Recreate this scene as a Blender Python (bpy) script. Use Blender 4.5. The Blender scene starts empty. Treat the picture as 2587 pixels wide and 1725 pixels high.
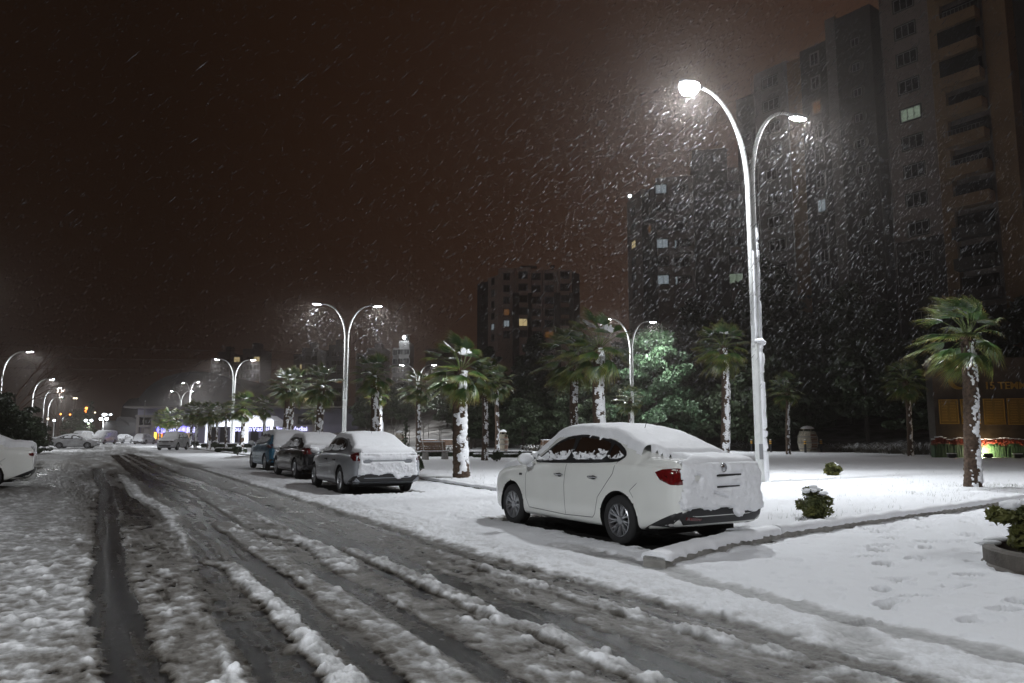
import bpy, bmesh, math, random
import numpy as np
from mathutils import Vector, Matrix
from mathutils.bvhtree import BVHTree
from mathutils.geometry import delaunay_2d_cdt
random.seed(7)
PI = math.pi
SC = bpy.context.scene
COL = SC.collection
# ------------------------------------------------------------------ camera
F = 1885.0; TILT = math.atan(236.5/F); CAMH = 1.4
cam = bpy.data.objects.new('camera', bpy.data.cameras.new('camera'))
COL.objects.link(cam); SC.camera = cam
cam.location = (0, 0, CAMH)
cam.rotation_euler = (PI/2 + TILT, 0, 0)
cam.data.sensor_width = 36.0; cam.data.lens = 36.0*F/2587.0
cam.data.clip_start = 0.05; cam.data.clip_end = 6000
# ------------------------------------------------------------------ world: night sky lit from below by the town
W = bpy.data.worlds.new('World'); SC.world = W; W.use_nodes = True
nt = W.node_tree; nt.nodes.clear()
wo = nt.nodes.new('ShaderNodeOutputWorld')
sky = nt.nodes.new('ShaderNodeTexSky'); sky.sky_type = 'NISHITA'; sky.sun_disc = False
sky.sun_elevation = math.radians(-8); sky.sun_rotation = math.radians(200)
bg1 = nt.nodes.new('ShaderNodeBackground'); bg1.inputs[1].default_value = 0.02
nt.links.new(sky.outputs[0], bg1.inputs[0])
tc = nt.nodes.new('ShaderNodeTexCoord'); sx = nt.nodes.new('ShaderNodeSeparateXYZ')
nt.links.new(tc.outputs['Generated'], sx.inputs[0])
rx = nt.nodes.new('ShaderNodeValToRGB')          # glow of the town is redder towards the blocks on the right
rx.color_ramp.elements[0].position = 0.2; rx.color_ramp.elements[0].color = (.0118, .0062, .0038, 1)
rx.color_ramp.elements[1].position = 0.75; rx.color_ramp.elements[1].color = (.0400, .0180, .0092, 1)
mp = nt.nodes.new('ShaderNodeMapRange'); mp.inputs[1].default_value = -.7; mp.inputs[2].default_value = .7
nt.links.new(sx.outputs[0], mp.inputs[0]); nt.links.new(mp.outputs[0], rx.inputs[0])
rz = nt.nodes.new('ShaderNodeMapRange'); rz.inputs[1].default_value = 0.0; rz.inputs[2].default_value = .6
rz.inputs[3].default_value = 1.15; rz.inputs[4].default_value = .75
nt.links.new(sx.outputs[2], rz.inputs[0])
bg2 = nt.nodes.new('ShaderNodeBackground')
nt.links.new(rx.outputs[0], bg2.inputs[0]); nt.links.new(rz.outputs[0], bg2.inputs[1])
ad = nt.nodes.new('ShaderNodeAddShader')
nt.links.new(bg1.outputs[0], ad.inputs[0]); nt.links.new(bg2.outputs[0], ad.inputs[1])
nt.links.new(ad.outputs[0], wo.inputs[0])
SC.view_settings.view_transform = 'Standard'; SC.view_settings.look = 'None'
SC.view_settings.gamma = 1; SC.view_settings.exposure = 0.0
SC.render.engine = 'CYCLES'
LAMP_W = 1350.0          # street lamp power
# ------------------------------------------------------------------ photograph pixel -> place
def ray(x, y):
    a = (x-1293.5)/F; u = -(y-862.5)/F
    return a, math.cos(TILT)-u*math.sin(TILT), math.sin(TILT)+u*math.cos(TILT)
def G(x, y, z=0):
    a, b, c = ray(x, y); s = (z-CAMH)/c
    return (a*s, b*s)
def Pt(x, y, Y):
    a, b, c = ray(x, y); s = Y/b
    return Vector((a*s, Y, CAMH+c*s))
# ------------------------------------------------------------------ materials
def newmat(name):
    m = bpy.data.materials.new(name); m.use_nodes = True
    return m, m.node_tree, m.node_tree.nodes['Principled BSDF']
def mat(name, col, rough=.6, metal=0, noise=0, scale=8, bump=0, bscale=40, spec=None, emit=None, es=0, coat=0, col2=None):
    m, t, b = newmat(name)
    b.inputs['Base Color'].default_value = (*col, 1); b.inputs['Roughness'].default_value = rough
    b.inputs['Metallic'].default_value = metal
    if coat: b.inputs['Coat Weight'].default_value = coat; b.inputs['Coat Roughness'].default_value = .05
    if emit: b.inputs['Emission Color'].default_value = (*emit, 1); b.inputs['Emission Strength'].default_value = es
    if noise or bump or col2:
        c = t.nodes.new('ShaderNodeTexCoord')
    if noise or col2:
        n = t.nodes.new('ShaderNodeTexNoise'); n.inputs['Scale'].default_value = scale; n.inputs['Detail'].default_value = 5
        t.links.new(c.outputs['Object'], n.inputs['Vector'])
        r = t.nodes.new('ShaderNodeValToRGB')
        lo = col2 if col2 else tuple(v*(1-noise) for v in col)
        hi = col if col2 else tuple(min(1, v*(1+noise)) for v in col)
        r.color_ramp.elements[0].position = .3; r.color_ramp.elements[1].position = .7
        r.color_ramp.elements[0].color = (*lo, 1); r.color_ramp.elements[1].color = (*hi, 1)
        t.links.new(n.outputs[0], r.inputs[0]); t.links.new(r.outputs[0], b.inputs['Base Color'])
    if bump:
        n2 = t.nodes.new('ShaderNodeTexNoise'); n2.inputs['Scale'].default_value = bscale; n2.inputs['Detail'].default_value = 4
        t.links.new(c.outputs['Object'], n2.inputs['Vector'])
        bp = t.nodes.new('ShaderNodeBump'); bp.inputs['Strength'].default_value = bump; bp.inputs['Distance'].default_value = .02
        t.links.new(n2.outputs[0], bp.inputs['Height']); t.links.new(bp.outputs[0], b.inputs['Normal'])
    return m
M = {}
M['snow'] = mat('snow', (.83, .84, .87), .75, bump=.5, bscale=45, noise=.03, scale=6)
M['metal'] = mat('galvanised_metal', (.62, .63, .62), .45, .15, noise=.08, scale=5)
M['housing'] = mat('lamp_housing', (.22, .22, .23), .5, .3)
M['lens'] = mat('lamp_lens', (1, 1, 1), .3, emit=(.92, .96, 1), es=90)
M['black'] = mat('black_plastic', (.012, .012, .013), .45)
M['rubber'] = mat('tyre_rubber', (.018, .018, .019), .75, bump=.3, bscale=60)
M['rim'] = mat('alloy', (.42, .43, .45), .28, .85)
M['chrome'] = mat('chrome', (.55, .56, .58), .15, .95)
M['red_lens'] = mat('red_lens', (.11, .004, .005), .12, coat=1, noise=.35, scale=30)
M['glass_dark'] = mat('tinted_glass', (.012, .016, .017), .06, coat=.6)
M['well'] = mat('wheel_well', (.006, .006, .006), .9)
M['seat'] = mat('seat_fabric', (.02, .022, .025), .85)
M['concrete'] = mat('concrete', (.30, .29, .27), .85, noise=.25, scale=7, bump=.5, bscale=30)
M['wall_grey'] = mat('wall_grey', (.066, .06, .055), .9, noise=.12, scale=.6, bump=.1)
M['wall_beige'] = mat('wall_beige', (.25, .205, .18), .9, noise=.10, scale=.5, bump=.1)
M['wall_ochre'] = mat('wall_ochre', (.26, .165, .09), .9, noise=.12, scale=.5, bump=.1)
M['wall_pale'] = mat('wall_pale', (.20, .185, .17), .9, noise=.10, scale=.4, bump=.1)
M['wall_far'] = mat('wall_far', (.16, .16, .16), .9, noise=.15, scale=.2)
M['frame_white'] = mat('window_frame', (.24, .24, .235), .6)
M['pane'] = mat('dark_pane', (.015, .017, .02), .12)
M['pane_cool'] = mat('pane_lit_cool', (.2, .2, .2), .5, emit=(.72, .85, .95), es=.24, noise=.3, scale=2)
M['pane_green'] = mat('pane_lit_green', (.2, .2, .2), .5, emit=(.60, .78, .58), es=.20, noise=.3, scale=2)
M['pane_warm'] = mat('pane_lit_warm', (.2, .2, .2), .5, emit=(1, .78, .40), es=.45, noise=.3, scale=2)
M['pane_orange'] = mat('pane_lit_orange', (.2, .2, .2), .5, emit=(1, .40, .08), es=.10, noise=.3, scale=2)
def glass_clear():
    m, t, b = newmat('clear_glass')
    b.inputs['Base Color'].default_value = (.75, .9, .86, 1); b.inputs['Roughness'].default_value = 0
    b.inputs['Alpha'].default_value = 1
    g = t.nodes.new('ShaderNodeBsdfTransparent'); g.inputs[0].default_value = (.42, .64, .60, 1)
    gl = t.nodes.new('ShaderNodeBsdfGlossy'); gl.inputs['Roughness'].default_value = .02
    fr = t.nodes.new('ShaderNodeFresnel'); fr.inputs[0].default_value = 1.45
    mx = t.nodes.new('ShaderNodeMixShader')
    t.links.new(fr.outputs[0], mx.inputs[0]); t.links.new(g.outputs[0], mx.inputs[1]); t.links.new(gl.outputs[0], mx.inputs[2])
    t.links.new(mx.outputs[0], t.nodes['Material Output'].inputs[0])
    return m
M['glass'] = glass_clear()
def paint(name, col, rough=.3, metal=.0, dirt=.12):
    """car paint; the inside of the shell is dark trim"""
    m, t, b = newmat(name)
    c = t.nodes.new('ShaderNodeTexCoord'); n = t.nodes.new('ShaderNodeTexNoise'); n.inputs['Scale'].default_value = 3; n.inputs['Detail'].default_value = 6
    t.links.new(c.outputs['Object'], n.inputs['Vector'])
    r = t.nodes.new('ShaderNodeValToRGB'); r.color_ramp.elements[0].position = .35; r.color_ramp.elements[1].position = .65
    r.color_ramp.elements[0].color = (*[v*(1-dirt) for v in col], 1); r.color_ramp.elements[1].color = (*col, 1)
    t.links.new(n.outputs[0], r.inputs[0])
    g = t.nodes.new('ShaderNodeNewGeometry'); mx = t.nodes.new('ShaderNodeMixRGB')
    t.links.new(g.outputs['Backfacing'], mx.inputs[0]); t.links.new(r.outputs[0], mx.inputs[1]); mx.inputs[2].default_value = (.02, .02, .022, 1)
    t.links.new(mx.outputs[0], b.inputs['Base Color'])
    b.inputs['Roughness'].default_value = rough; b.inputs['Metallic'].default_value = metal
    b.inputs['Coat Weight'].default_value = .7; b.inputs['Coat Roughness'].default_value = .08
    return m
# ------------------------------------------------------------------ object helpers
def tag(o, label=None, cat=None, group=None, kind=None):
    if label: o['label'] = label
    if cat: o['category'] = cat
    if group: o['group'] = group
    if kind: o['kind'] = kind
    return o
def thing(name, label, cat, loc=(0, 0, 0), rz=0, group=None):
    o = bpy.data.objects.new(name, None); COL.objects.link(o)
    o.location = loc; o.rotation_euler = (0, 0, rz); o.empty_display_size = .2
    return tag(o, label, cat, group)
def npmesh(name, co, quads, smooth=True):
    me = bpy.data.meshes.new(name); co = np.asarray(co, dtype=np.float32); q = np.asarray(quads, dtype=np.int32)
    k = q.shape[1]
    me.vertices.add(len(co)); me.vertices.foreach_set('co', co.ravel())
    me.loops.add(q.size); me.loops.foreach_set('vertex_index', q.ravel())
    me.polygons.add(len(q)); me.polygons.foreach_set('loop_start', np.arange(0, q.size, k, dtype=np.int32))
    me.update(calc_edges=True)
    if smooth: me.polygons.foreach_set('use_smooth', np.ones(len(q), dtype=bool))
    return me
def link(name, me, m=None, parent=None):
    o = bpy.data.objects.new(name, me); COL.objects.link(o)
    if m is not None and len(me.materials) == 0: me.materials.append(m)
    if parent: o.parent = parent
    return o
class MB:
    def __init__(s): s.v = []; s.f = []
    def add(s, vs, fs):
        n = len(s.v); s.v.extend([tuple(v) for v in vs]); s.f.extend([tuple(i+n for i in f) for f in fs])
    def box(s, c, d, rz=0, taper=1, M4=None):
        x, y, z = [v/2 for v in d]; vs = []
        for k in (-1, 1):
            t = taper if k > 0 else 1
            for a, b in ((-1, -1), (1, -1), (1, 1), (-1, 1)):
                p = Vector((a*x*t, b*y*t, k*z))
                if rz: p = Matrix.Rotation(rz, 3, 'Z') @ p
                if M4: p = M4 @ p
                vs.append(p+Vector(c))
        s.add(vs, [(0, 3, 2, 1), (4, 5, 6, 7), (0, 1, 5, 4), (1, 2, 6, 5), (2, 3, 7, 6), (3, 0, 4, 7)])
    def tube(s, pts, r, n=10, cap=True):
        pts = [Vector(p) for p in pts]; rs = r if isinstance(r, (list, tuple)) else [r]*len(pts)
        rings = []; prev = None
        for i, p in enumerate(pts):
            d = (pts[min(i+1, len(pts)-1)]-pts[max(i-1, 0)]).normalized()
            if prev is None:
                a = d.cross(Vector((0, 0, 1)) if abs(d.z) < .9 else Vector((1, 0, 0))).normalized()
            else:
                a = (prev-d*prev.dot(d)).normalized()
            prev = a; b = d.cross(a)
            rings.append([p+(a*math.cos(2*PI*k/n)+b*math.sin(2*PI*k/n))*rs[i] for k in range(n)])
        vs = [v for g in rings for v in g]; fs = []
        for i in range(len(pts)-1):
            for k in range(n):
                fs.append((i*n+k, i*n+(k+1) % n, (i+1)*n+(k+1) % n, (i+1)*n+k))
        if cap: fs.append(tuple(range(n-1, -1, -1))); fs.append(tuple((len(pts)-1)*n+k for k in range(n)))
        s.add(vs, fs)
    def lathe(s, prof, n=24, c=(0, 0, 0), axis='Z', arc=None):
        vs = []; fs = []
        for r, z in prof:
            for k in range(n):
                a = 2*PI*k/n
                p = (r*math.cos(a), r*math.sin(a), z)
                if axis == 'Y': p = (p[0], p[2], p[1])
                if axis == 'X': p = (p[2], p[0], p[1])
                vs.append((p[0]+c[0], p[1]+c[1], p[2]+c[2]))
        for i in range(len(prof)-1):
            for k in range(n):
                fs.append((i*n+k, i*n+(k+1) % n, (i+1)*n+(k+1) % n, (i+1)*n+k))
        s.add(vs, fs)
    def ellipsoid(s, c, r, n=12, m=8, jit=0):
        vs = []; fs = []
        for i in range(m+1):
            th = PI*i/m
            for k in range(n):
                ph = 2*PI*k/n; j = 1+random.uniform(-jit, jit)
                vs.append((c[0]+r[0]*math.sin(th)*math.cos(ph)*j, c[1]+r[1]*math.sin(th)*math.sin(ph)*j, c[2]+r[2]*math.cos(th)*j))
        for i in range(m):
            for k in range(n):
                fs.append((i*n+k, (i+1)*n+k, (i+1)*n+(k+1) % n, i*n+(k+1) % n))
        s.add(vs, fs)
    def mesh(s, name, smooth=False):
        me = bpy.data.meshes.new(name); me.from_pydata(s.v, [], s.f); me.update()
        if smooth: me.polygons.foreach_set('use_smooth', [True]*len(me.polygons))
        return me
    def build(s, name, m, parent=None, smooth=False):
        return link(name, s.mesh(name, smooth), m, parent)
def copy_tree(o, parent=None):
    c = o.copy(); COL.objects.link(c); c.parent = parent
    for ch in list(o.children):
        copy_tree(ch, c)
    return c
def text_mesh(s, size, depth):
    cu = bpy.data.curves.new('lettering', 'FONT'); cu.body = s; cu.size = size; cu.extrude = depth
    cu.align_x = 'CENTER'; cu.align_y = 'CENTER'; cu.offset = size*.012
    o = bpy.data.objects.new('lettering', cu); COL.objects.link(o)
    dg = bpy.context.evaluated_depsgraph_get(); me = bpy.data.meshes.new_from_object(o.evaluated_get(dg))
    bpy.data.objects.remove(o); me.materials.clear()
    return me
# ------------------------------------------------------------------ numpy noise
def _h(ix, iy, s):
    h = (ix.astype(np.int64)*374761393 + iy.astype(np.int64)*668265263 + s*1442695041) & 0xffffffff
    h = ((h ^ (h >> 13))*1274126177) & 0xffffffff
    h = (h ^ (h >> 16)) & 0xffffffff
    return (h & 0xffffff)/float(0xffffff)
def vn(x, y, s=0):
    ix = np.floor(x); iy = np.floor(y); fx = x-ix; fy = y-iy
    fx = fx*fx*(3-2*fx); fy = fy*fy*(3-2*fy)
    a = _h(ix, iy, s); b = _h(ix+1, iy, s); c = _h(ix, iy+1, s); d = _h(ix+1, iy+1, s)
    return (a+(b-a)*fx)*(1-fy)+(c+(d-c)*fx)*fy
def fbm(x, y, s=0, o=4):
    r = 0; a = .5; t = 0
    for k in range(o):
        r = r+a*vn(x*2**k+17.3*k, y*2**k-9.1*k, s+k); t += a; a *= .5
    return r/t
def domes(x, y, cell, s=0, dens=1.0):
    """half-buried lumps of snow, height in units of the cell"""
    X = x/cell; Y = y/cell; ix = np.floor(X); iy = np.floor(Y); out = np.zeros_like(X)
    for dx in (-1, 0, 1):
        for dy in (-1, 0, 1):
            jx = ix+dx; jy = iy+dy
            cx = jx+_h(jx, jy, s+1); cy = jy+_h(jx, jy, s+2); r = .28+.42*_h(jx, jy, s+3)
            on = _h(jx, jy, s+4) < dens
            q = 1-((X-cx)**2+(Y-cy)**2)/(r*r)
            out = np.maximum(out, np.where(on & (q > 0), r*np.sqrt(np.maximum(q, 0)), 0))
    return out
def sstep(a, b, x):
    t = np.clip((x-a)/(b-a), 0, 1); return t*t*(3-2*t)
# ================================================================== GROUND
RD = np.array([-.49, .872])                        # direction of the road
KERB = [(1.50, 8.12), (3.55, 10.33), (10.64, 15.85), (34, 33.5)]   # kerb along the side road
KERB2 = [(3.30, 10.75), (1.3, 14.9), (-.39, 18.8), (-3.16, 24.4), (-8.6, 34.0), (-18.9, 53.2), (-43, 95)]
LAWN = [(3.42, 10.42), (10.6, 16.0), (20, 23.1), (24.5, 27.2), (11, 27.6), (2, 27.2), (-3.4, 28.5), (-9.5, 40), (-13.5, 47), (-17.2, 50), (-3.16, 24.4), (-.39, 18.8), (1.3, 14.9)]
def in_poly(x, y, poly):
    r = np.zeros(x.shape, bool); n = len(poly)
    for i in range(n):
        x1, y1 = poly[i]; x2, y2 = poly[(i+1) % n]
        c = ((y1 > y) != (y2 > y)) & (x < (x2-x1)*(y-y1)/(y2-y1+1e-12)+x1)
        r ^= c
    return r
def dist_line(x, y, pl):
    d = np.full(x.shape, 1e9)
    for (x1, y1), (x2, y2) in zip(pl[:-1], pl[1:]):
        vx, vy = x2-x1, y2-y1; L = vx*vx+vy*vy+1e-12
        t = np.clip(((x-x1)*vx+(y-y1)*vy)/L, 0, 1)
        d = np.minimum(d, np.hypot(x-x1-t*vx, y-y1-t*vy))
    return d
def z6(*p): return [G(x/1.823, 1200+y/1.823) for x, y in p]
def z7(*p): return [G(1290+x/1.8134, 1200+y/1.8134) for x, y in p]
def ext(pl, a=8, b=0):
    pl = [tuple(p) for p in pl]
    if pl[0][1] < pl[-1][1]: pl = pl[::-1]            # far -> near
    (x0, y0), (x1, y1) = pl[0], pl[-1]
    if b: pl = [(x0+RD[0]*b, y0+RD[1]*b)]+pl
    return pl+[(x1-RD[0]*a, y1-RD[1]*a)]
# polyline, half width, target cover (0 wet asphalt .. 1 clean snow), relief
TR = [
 (ext(z6((452, 0), (490, 60), (498, 200), (500, 330), (505, 470), (530, 640), (590, 800), (640, 957)), 8, 6), .165, -.02, -.020, 0),
 (ext(z6((455, 0), (492, 60), (503, 200), (500, 330), (508, 470), (522, 640), (570, 800), (610, 957)), 8, 6), .02, .0, 0, 0),
 (z6((560, 60), (600, 120), (640, 190), (620, 230)), .22, .10, -.01, 0),
 (ext(z6((560, 0), (640, 100), (760, 165), (870, 290), (930, 400), (1000, 560), (1080, 740), (1160, 957)), 8, 0), .11, .74, .035, .6),
 (ext(z6((640, 0), (800, 90), (930, 190), (1050, 270), (1190, 380), (1330, 520), (1500, 700), (1780, 957)), 8, 30), .26, .07, -.02, 0),
 (ext(z6((720, 0), (880, 100), (1010, 190), (1130, 270), (1290, 390), (1460, 540), (1700, 760), (1960, 957)), 8, 30), .13, .09, -.012, 0),
 (z6((860, 200), (930, 300), (960, 400), (1000, 520), (1080, 640), (1180, 800), (1330, 957)), .17, .13, -.01, .1),
 (ext(z6((950, 400), (1080, 430), (1120, 490), (1230, 570), (1330, 680), (1460, 810), (1600, 957)), 8, 0), .075, .70, .055, 1),
 (z6((1090, 110), (1180, 175), (1270, 225), (1350, 250)), .10, .80, .05, .8),
 (ext(z6((1190, 330), (1300, 400), (1450, 490), (1600, 610), (1750, 700), (1900, 830), (2030, 957)), 8, 3), .16, .52, .02, .5),
 (z6((1210, 260), (1380, 300), (1480, 340), (1550, 390), (1600, 440)), .15, .68, .05, .9),
 (ext(z6((800, 0), (1080, 100), (1280, 190), (1480, 280), (1700, 360), (1900, 450), (2100, 530), (2352, 640))+z7((200, 700), (450, 800), (750, 930)), 8, 34), .26, .07, -.02, 0),
 (ext(z6((1390, 390), (1480, 450), (1620, 530), (1760, 600), (1950, 720), (2200, 880)), 8, 0), .10, .08, -.012, 0),
 (ext(z6((1590, 340), (1700, 385), (1820, 440), (1940, 490), (2100, 570), (2340, 690))+z7((130, 720), (300, 800), (480, 880), (650, 952)), 8, 0), .085, .66, .07, 1),
 (ext(z7((40, 460), (300, 520), (600, 600), (900, 672), (1200, 750), (1500, 835), (1800, 930)), 8, 34), .10, .22, -.015, .1),
 (ext(z6((1000, 0), (1350, 110), (1650, 215), (1950, 310), (2352, 440))+z7((300, 560), (700, 670), (1000, 750), (1300, 850)), 8, 20), .06, .20, -.015, .1),
 (ext(z7((120, 510), (400, 600), (700, 700), (960, 765), (1250, 830), (1500, 910), (1650, 952)), 8, 2), .07, .62, .05, 1),
 (ext(z7((0, 360), (400, 460), (800, 560), (1150, 640), (1560, 750), (1900, 850), (2200, 950)), 8, 26), .36, .90, .05, .75),
 (ext(z7((700, 440), (1000, 530), (1300, 612), (1600, 692), (1900, 750), (2352, 860)), 8, 2), .17, .66, -.015, .05),
 (z7((1540, 720), (1600, 800), (1650, 840)), .16, .62, -.02, .1),
]
def ground_fields(x, y):
    u = x*.872+y*.49; v = -.49*x+.872*y
    wob = (fbm(x*.9, y*.9, 5, 3)-.5)*.22
    uu = u+wob
    n1 = fbm(uu*2.3, v*.28, 11, 4); n2 = fbm(uu*7, v*1.5, 12, 3)
    edge = fbm(x*11, y*11, 13, 3)-.5; edge2 = fbm(x*3.1, y*3.1, 14, 2)-.5; crumb = np.clip((fbm(x*6.5, y*6.5, 15, 3)-.30)*2.0, 0, 1)
    # road bed: slush streaked along the driving direction
    cover = .34+.60*(n1-.45)+.22*(n2-.5)
    relief = np.zeros_like(x)
    lump = np.full_like(x, .16)
    cover = cover+((fbm(uu*7, v*5, 68, 4)-.5)*.50)*sstep(45, 25, y)
    # left of the first rut: paler slush with lumps
    lft = sstep(.55, -.5, uu)*sstep(24, 9, y)
    cover = cover*(1-lft)+(.58+.16*(n2-.5)+.20*(n1-.5))*lft
    lf2 = sstep(-.6, -1.8, uu)*sstep(24, 9, y)
    cover = cover*(1-lf2)+.88*lf2; lump = np.maximum(lump, .42*lf2); relief += .03*lf2
    # farther away more snow stays on the road
    far = sstep(26, 60, y)
    cover = cover+far*.30
    # left verge and right of the wheel tracks
    lver = sstep(-7.6, -9.2, u+wob*3)*sstep(18, 27, y)
    cover = np.maximum(cover, .8*lver)
    right = sstep(4.15, 5.0, uu-.10*np.maximum(0, 9-y)*0)
    cover = cover*(1-right)+.96*right
    lump = lump*(1-right)+.04*right; relief += .03*right
    for pl, hw, tgt, rel, lm in TR:
        if not np.any(y < pl[0][1]+2): continue
        d = dist_line(x, y, pl)+(edge*.085+edge2*.07)*(1 if tgt > .5 or hw > .15 else .5)
        k = 1-sstep(hw*.75, hw*1.2+.03, d)
        fade = sstep(pl[0][1]+1.0, pl[0][1]-1.0, y)
        k = k*fade
        cover = cover*(1-k)+(tgt+(n2-.5)*.16)*k
        prof = np.sqrt(np.clip(1-(d/(hw*1.3))**2, 0, 1))*np.clip(.15+1.7*crumb, .1, 1.5) if rel > 0 else k
        relief = relief*(1-.6*k)+rel*prof*fade
        lump = lump*(1-k)+lm*k
    cover = np.maximum(cover, .02)
    lawn = in_poly(x, y, LAWN)
    open_ = sstep(5.2, 6.2, u) * 1.0                        # plaza and lawns: clean snow
    cover = np.maximum(cover, .93*open_*(1-0))
    for cx, cy, hx, hy, ang in SHELTER_SHADE:  # bare snow-free ground under parked cars, blackened to deepen their shadow
        ca, sa = math.cos(ang), math.sin(ang)
        lx = (x-cx)*ca+(y-cy)*sa; ly = -(x-cx)*sa+(y-cy)*ca
        k = sstep(1.1, .92, np.maximum(np.abs(lx)/hx, np.abs(ly)/hy)+edge*.25)
        cover = cover*(1-k)-.2*k; relief = relief*(1-k)-.02*k; lump = lump*(1-k)
    hf = fbm(x*8.5, y*8.5, 66, 4); hf2 = fbm(uu*19, v*9, 67, 3)
    shel_shade = cover < -.02
    mid_ = np.clip(4*np.clip(cover, 0, 1)*(1-np.clip(cover, 0, 1)), 0, 1)*(1-right)*sstep(45, 25, y)
    cover = cover+((hf-.5)*.66+(hf2-.5)*.42)*mid_
    c = np.where(shel_shade, -.2, np.clip(cover, .02, 1))
    det = sstep(70, 30, y)
    h = relief*det*.36
    big = domes(x, y, .17, 21, .75)*.17; mid = domes(x, y, .075, 31, .8)*.075; sml = domes(x, y, .034, 41, .8)*.034
    gate = np.clip((fbm(x*2.1, y*2.1, 55, 2)-.35)*3, 0, 1)
    huge = domes(x, y, .33, 51, .6)*.33
    chunk = domes(x, y, .13, 26, .13)*.13*sstep(.35, .6, c)*np.clip(1.3-2*right, 0, 1)
    cc = np.clip(c*1.4, 0, 1)
    h = h+lump*(big*.05*gate+mid*.12*(.4+1.2*gate)+sml*.30)*cc*det+chunk*.34*det*sstep(30, 18, y)
    h = h+(sml*.14+mid*.03)*cc*(1-right)*det
    c = c+np.clip(sml*6+mid*3+chunk*8, 0, .6)*.36*(1-right)*sstep(.15, .45, c)-.07*(1-right)*sstep(.3, .6, c)
    c = np.where(shel_shade, -.2, np.clip(c, .02, 1))
    h = h+.028*np.clip(c, 0, 1)*det+(fbm(x*1.1, y*1.1, 61, 3)-.5)*.05*np.clip(c, .2, 1)*det
    h = h+((fbm(x*3.3, y*3.3, 64, 4)-.5)*.045-domes(x, y, .16, 73, .10)*.16*.35-np.clip(fbm(x*5, y*9, 74, 3)-.62, 0, 1)*.14)*right*det*sstep(30, 16, y)+(fbm(x*14, y*14, 62, 3)-.5)*.012*sstep(.25, .9, c)*det
    # small tyre ribs in the slush
    h = h+(fbm(uu*26, v*2.0, 63, 2)-.5)*.012*sstep(-.05, .2, c)*sstep(.85, .6, c)*det
    ribs = (fbm(uu*15, v*.7, 69, 3)-.5)*(1-right)*sstep(.42, .2, c)*np.where(c > -.1, 1, 0)
    c = np.where(c > -.1, np.maximum(c+ribs*.42, .0), c)
    # foot prints
    for fx, fy, fa in PRINTS:
        m_ = (np.abs(x-fx) < .3) & (np.abs(y-fy) < .3)
        if not m_.any(): continue
        lx = (x[m_]-fx)*math.cos(fa)+(y[m_]-fy)*math.sin(fa); ly = -(x[m_]-fx)*math.sin(fa)+(y[m_]-fy)*math.cos(fa)
        q = (lx/.16)**2+(ly/.068)**2; c[m_] *= 1-.22*sstep(1.2, .8, q)
        h[m_] -= .065*sstep(1.25, .8, q); h[m_] += .016*np.exp(-((q-1.7)/.35)**2)
    # grass bed step
    dk = dist_line(x, y, LAWN+[LAWN[0]])
    h = h+(fbm(x*23, y*23, 75, 2)-.5)*.010*sstep(.02, .12, c)*(1-sstep(.3, .6, c))*det
    lawnh = np.where(lawn, .085*sstep(0, .18, dk)+.02, 0)
    h = h+lawnh
    tuft = sstep(.62, .75, fbm(x*.7, y*.7, 71, 3))*lawn
    speck = (vn(x*22, y*22, 72) > .80)*tuft
    c = np.where(speck > .5, np.minimum(c, .83), c)
    return c, h, lawn, u
def foot(x, y, a): return (*G(x, y), a)
PRINTS = []
rs = random.Random(3)
for (x, y, a) in [(1690, 362, .5), (1735, 305, .3), (1860, 395, .4), (1905, 318, .2), (1900, 350, .9), (2040, 320, .3), (2090, 282, .5), (1650, 390, .2), (1700, 425, .9), (1760, 490, .3), (1700, 540, .9), (1735, 610, .5), (2040, 525, .2), (2230, 240, .6), (1900, 250, .4), (1700, 270, .3), (2260, 640, .2), (2320, 600, .7), (2130, 690, .4), (1590, 690, .3), (2100, 470, .2), (1850, 575, .3)]:
    gx, gy = G(1290+x/1.8134, 1200+y/1.8134); PRINTS.append((gx, gy, a+rs.uniform(-.2, .2)))
for k in range(34): PRINTS.append((rs.uniform(4.2, 9), rs.uniform(5, 12.5), rs.uniform(0, 3)))
def car_frame(rl, fl, wb, side=-.78):
    """world frame of a parked car from its two near-side wheel contacts"""
    d = Vector((fl[0]-rl[0], fl[1]-rl[1])).normalized()
    return d
WHITE_RL = (1.44, 9.86); WHITE_D = Vector((-.517, .856)).normalized()
SILV_RL = (-4.11, 18.41); SILV_D = Vector((-.455, .89)).normalized()
BLK_RL = (-7.0, 24.6); BLK_D = Vector((-.49, .872)).normalized()
BLUE_RL = (-9.75, 30.0); BLUE_D = Vector((-.50, .866)).normalized()
def shelter_shade(rl, d, L=4.3, Wd=1.7, ro=.98):
    r = Vector((d.y, -d.x)); c = Vector(rl)+d*(L/2-ro+.1)+r*(Wd/2-.05)
    return (c.x, c.y, L/2, Wd/2+.02, math.atan2(d.y, d.x))
SHELTER_SHADE = [shelter_shade(WHITE_RL, WHITE_D, 4.4, 1.75), shelter_shade(SILV_RL, SILV_D, 4.4, 1.75), shelter_shade(BLK_RL, BLK_D, 4.2), shelter_shade(BLUE_RL, BLUE_D, 4.0)]
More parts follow.
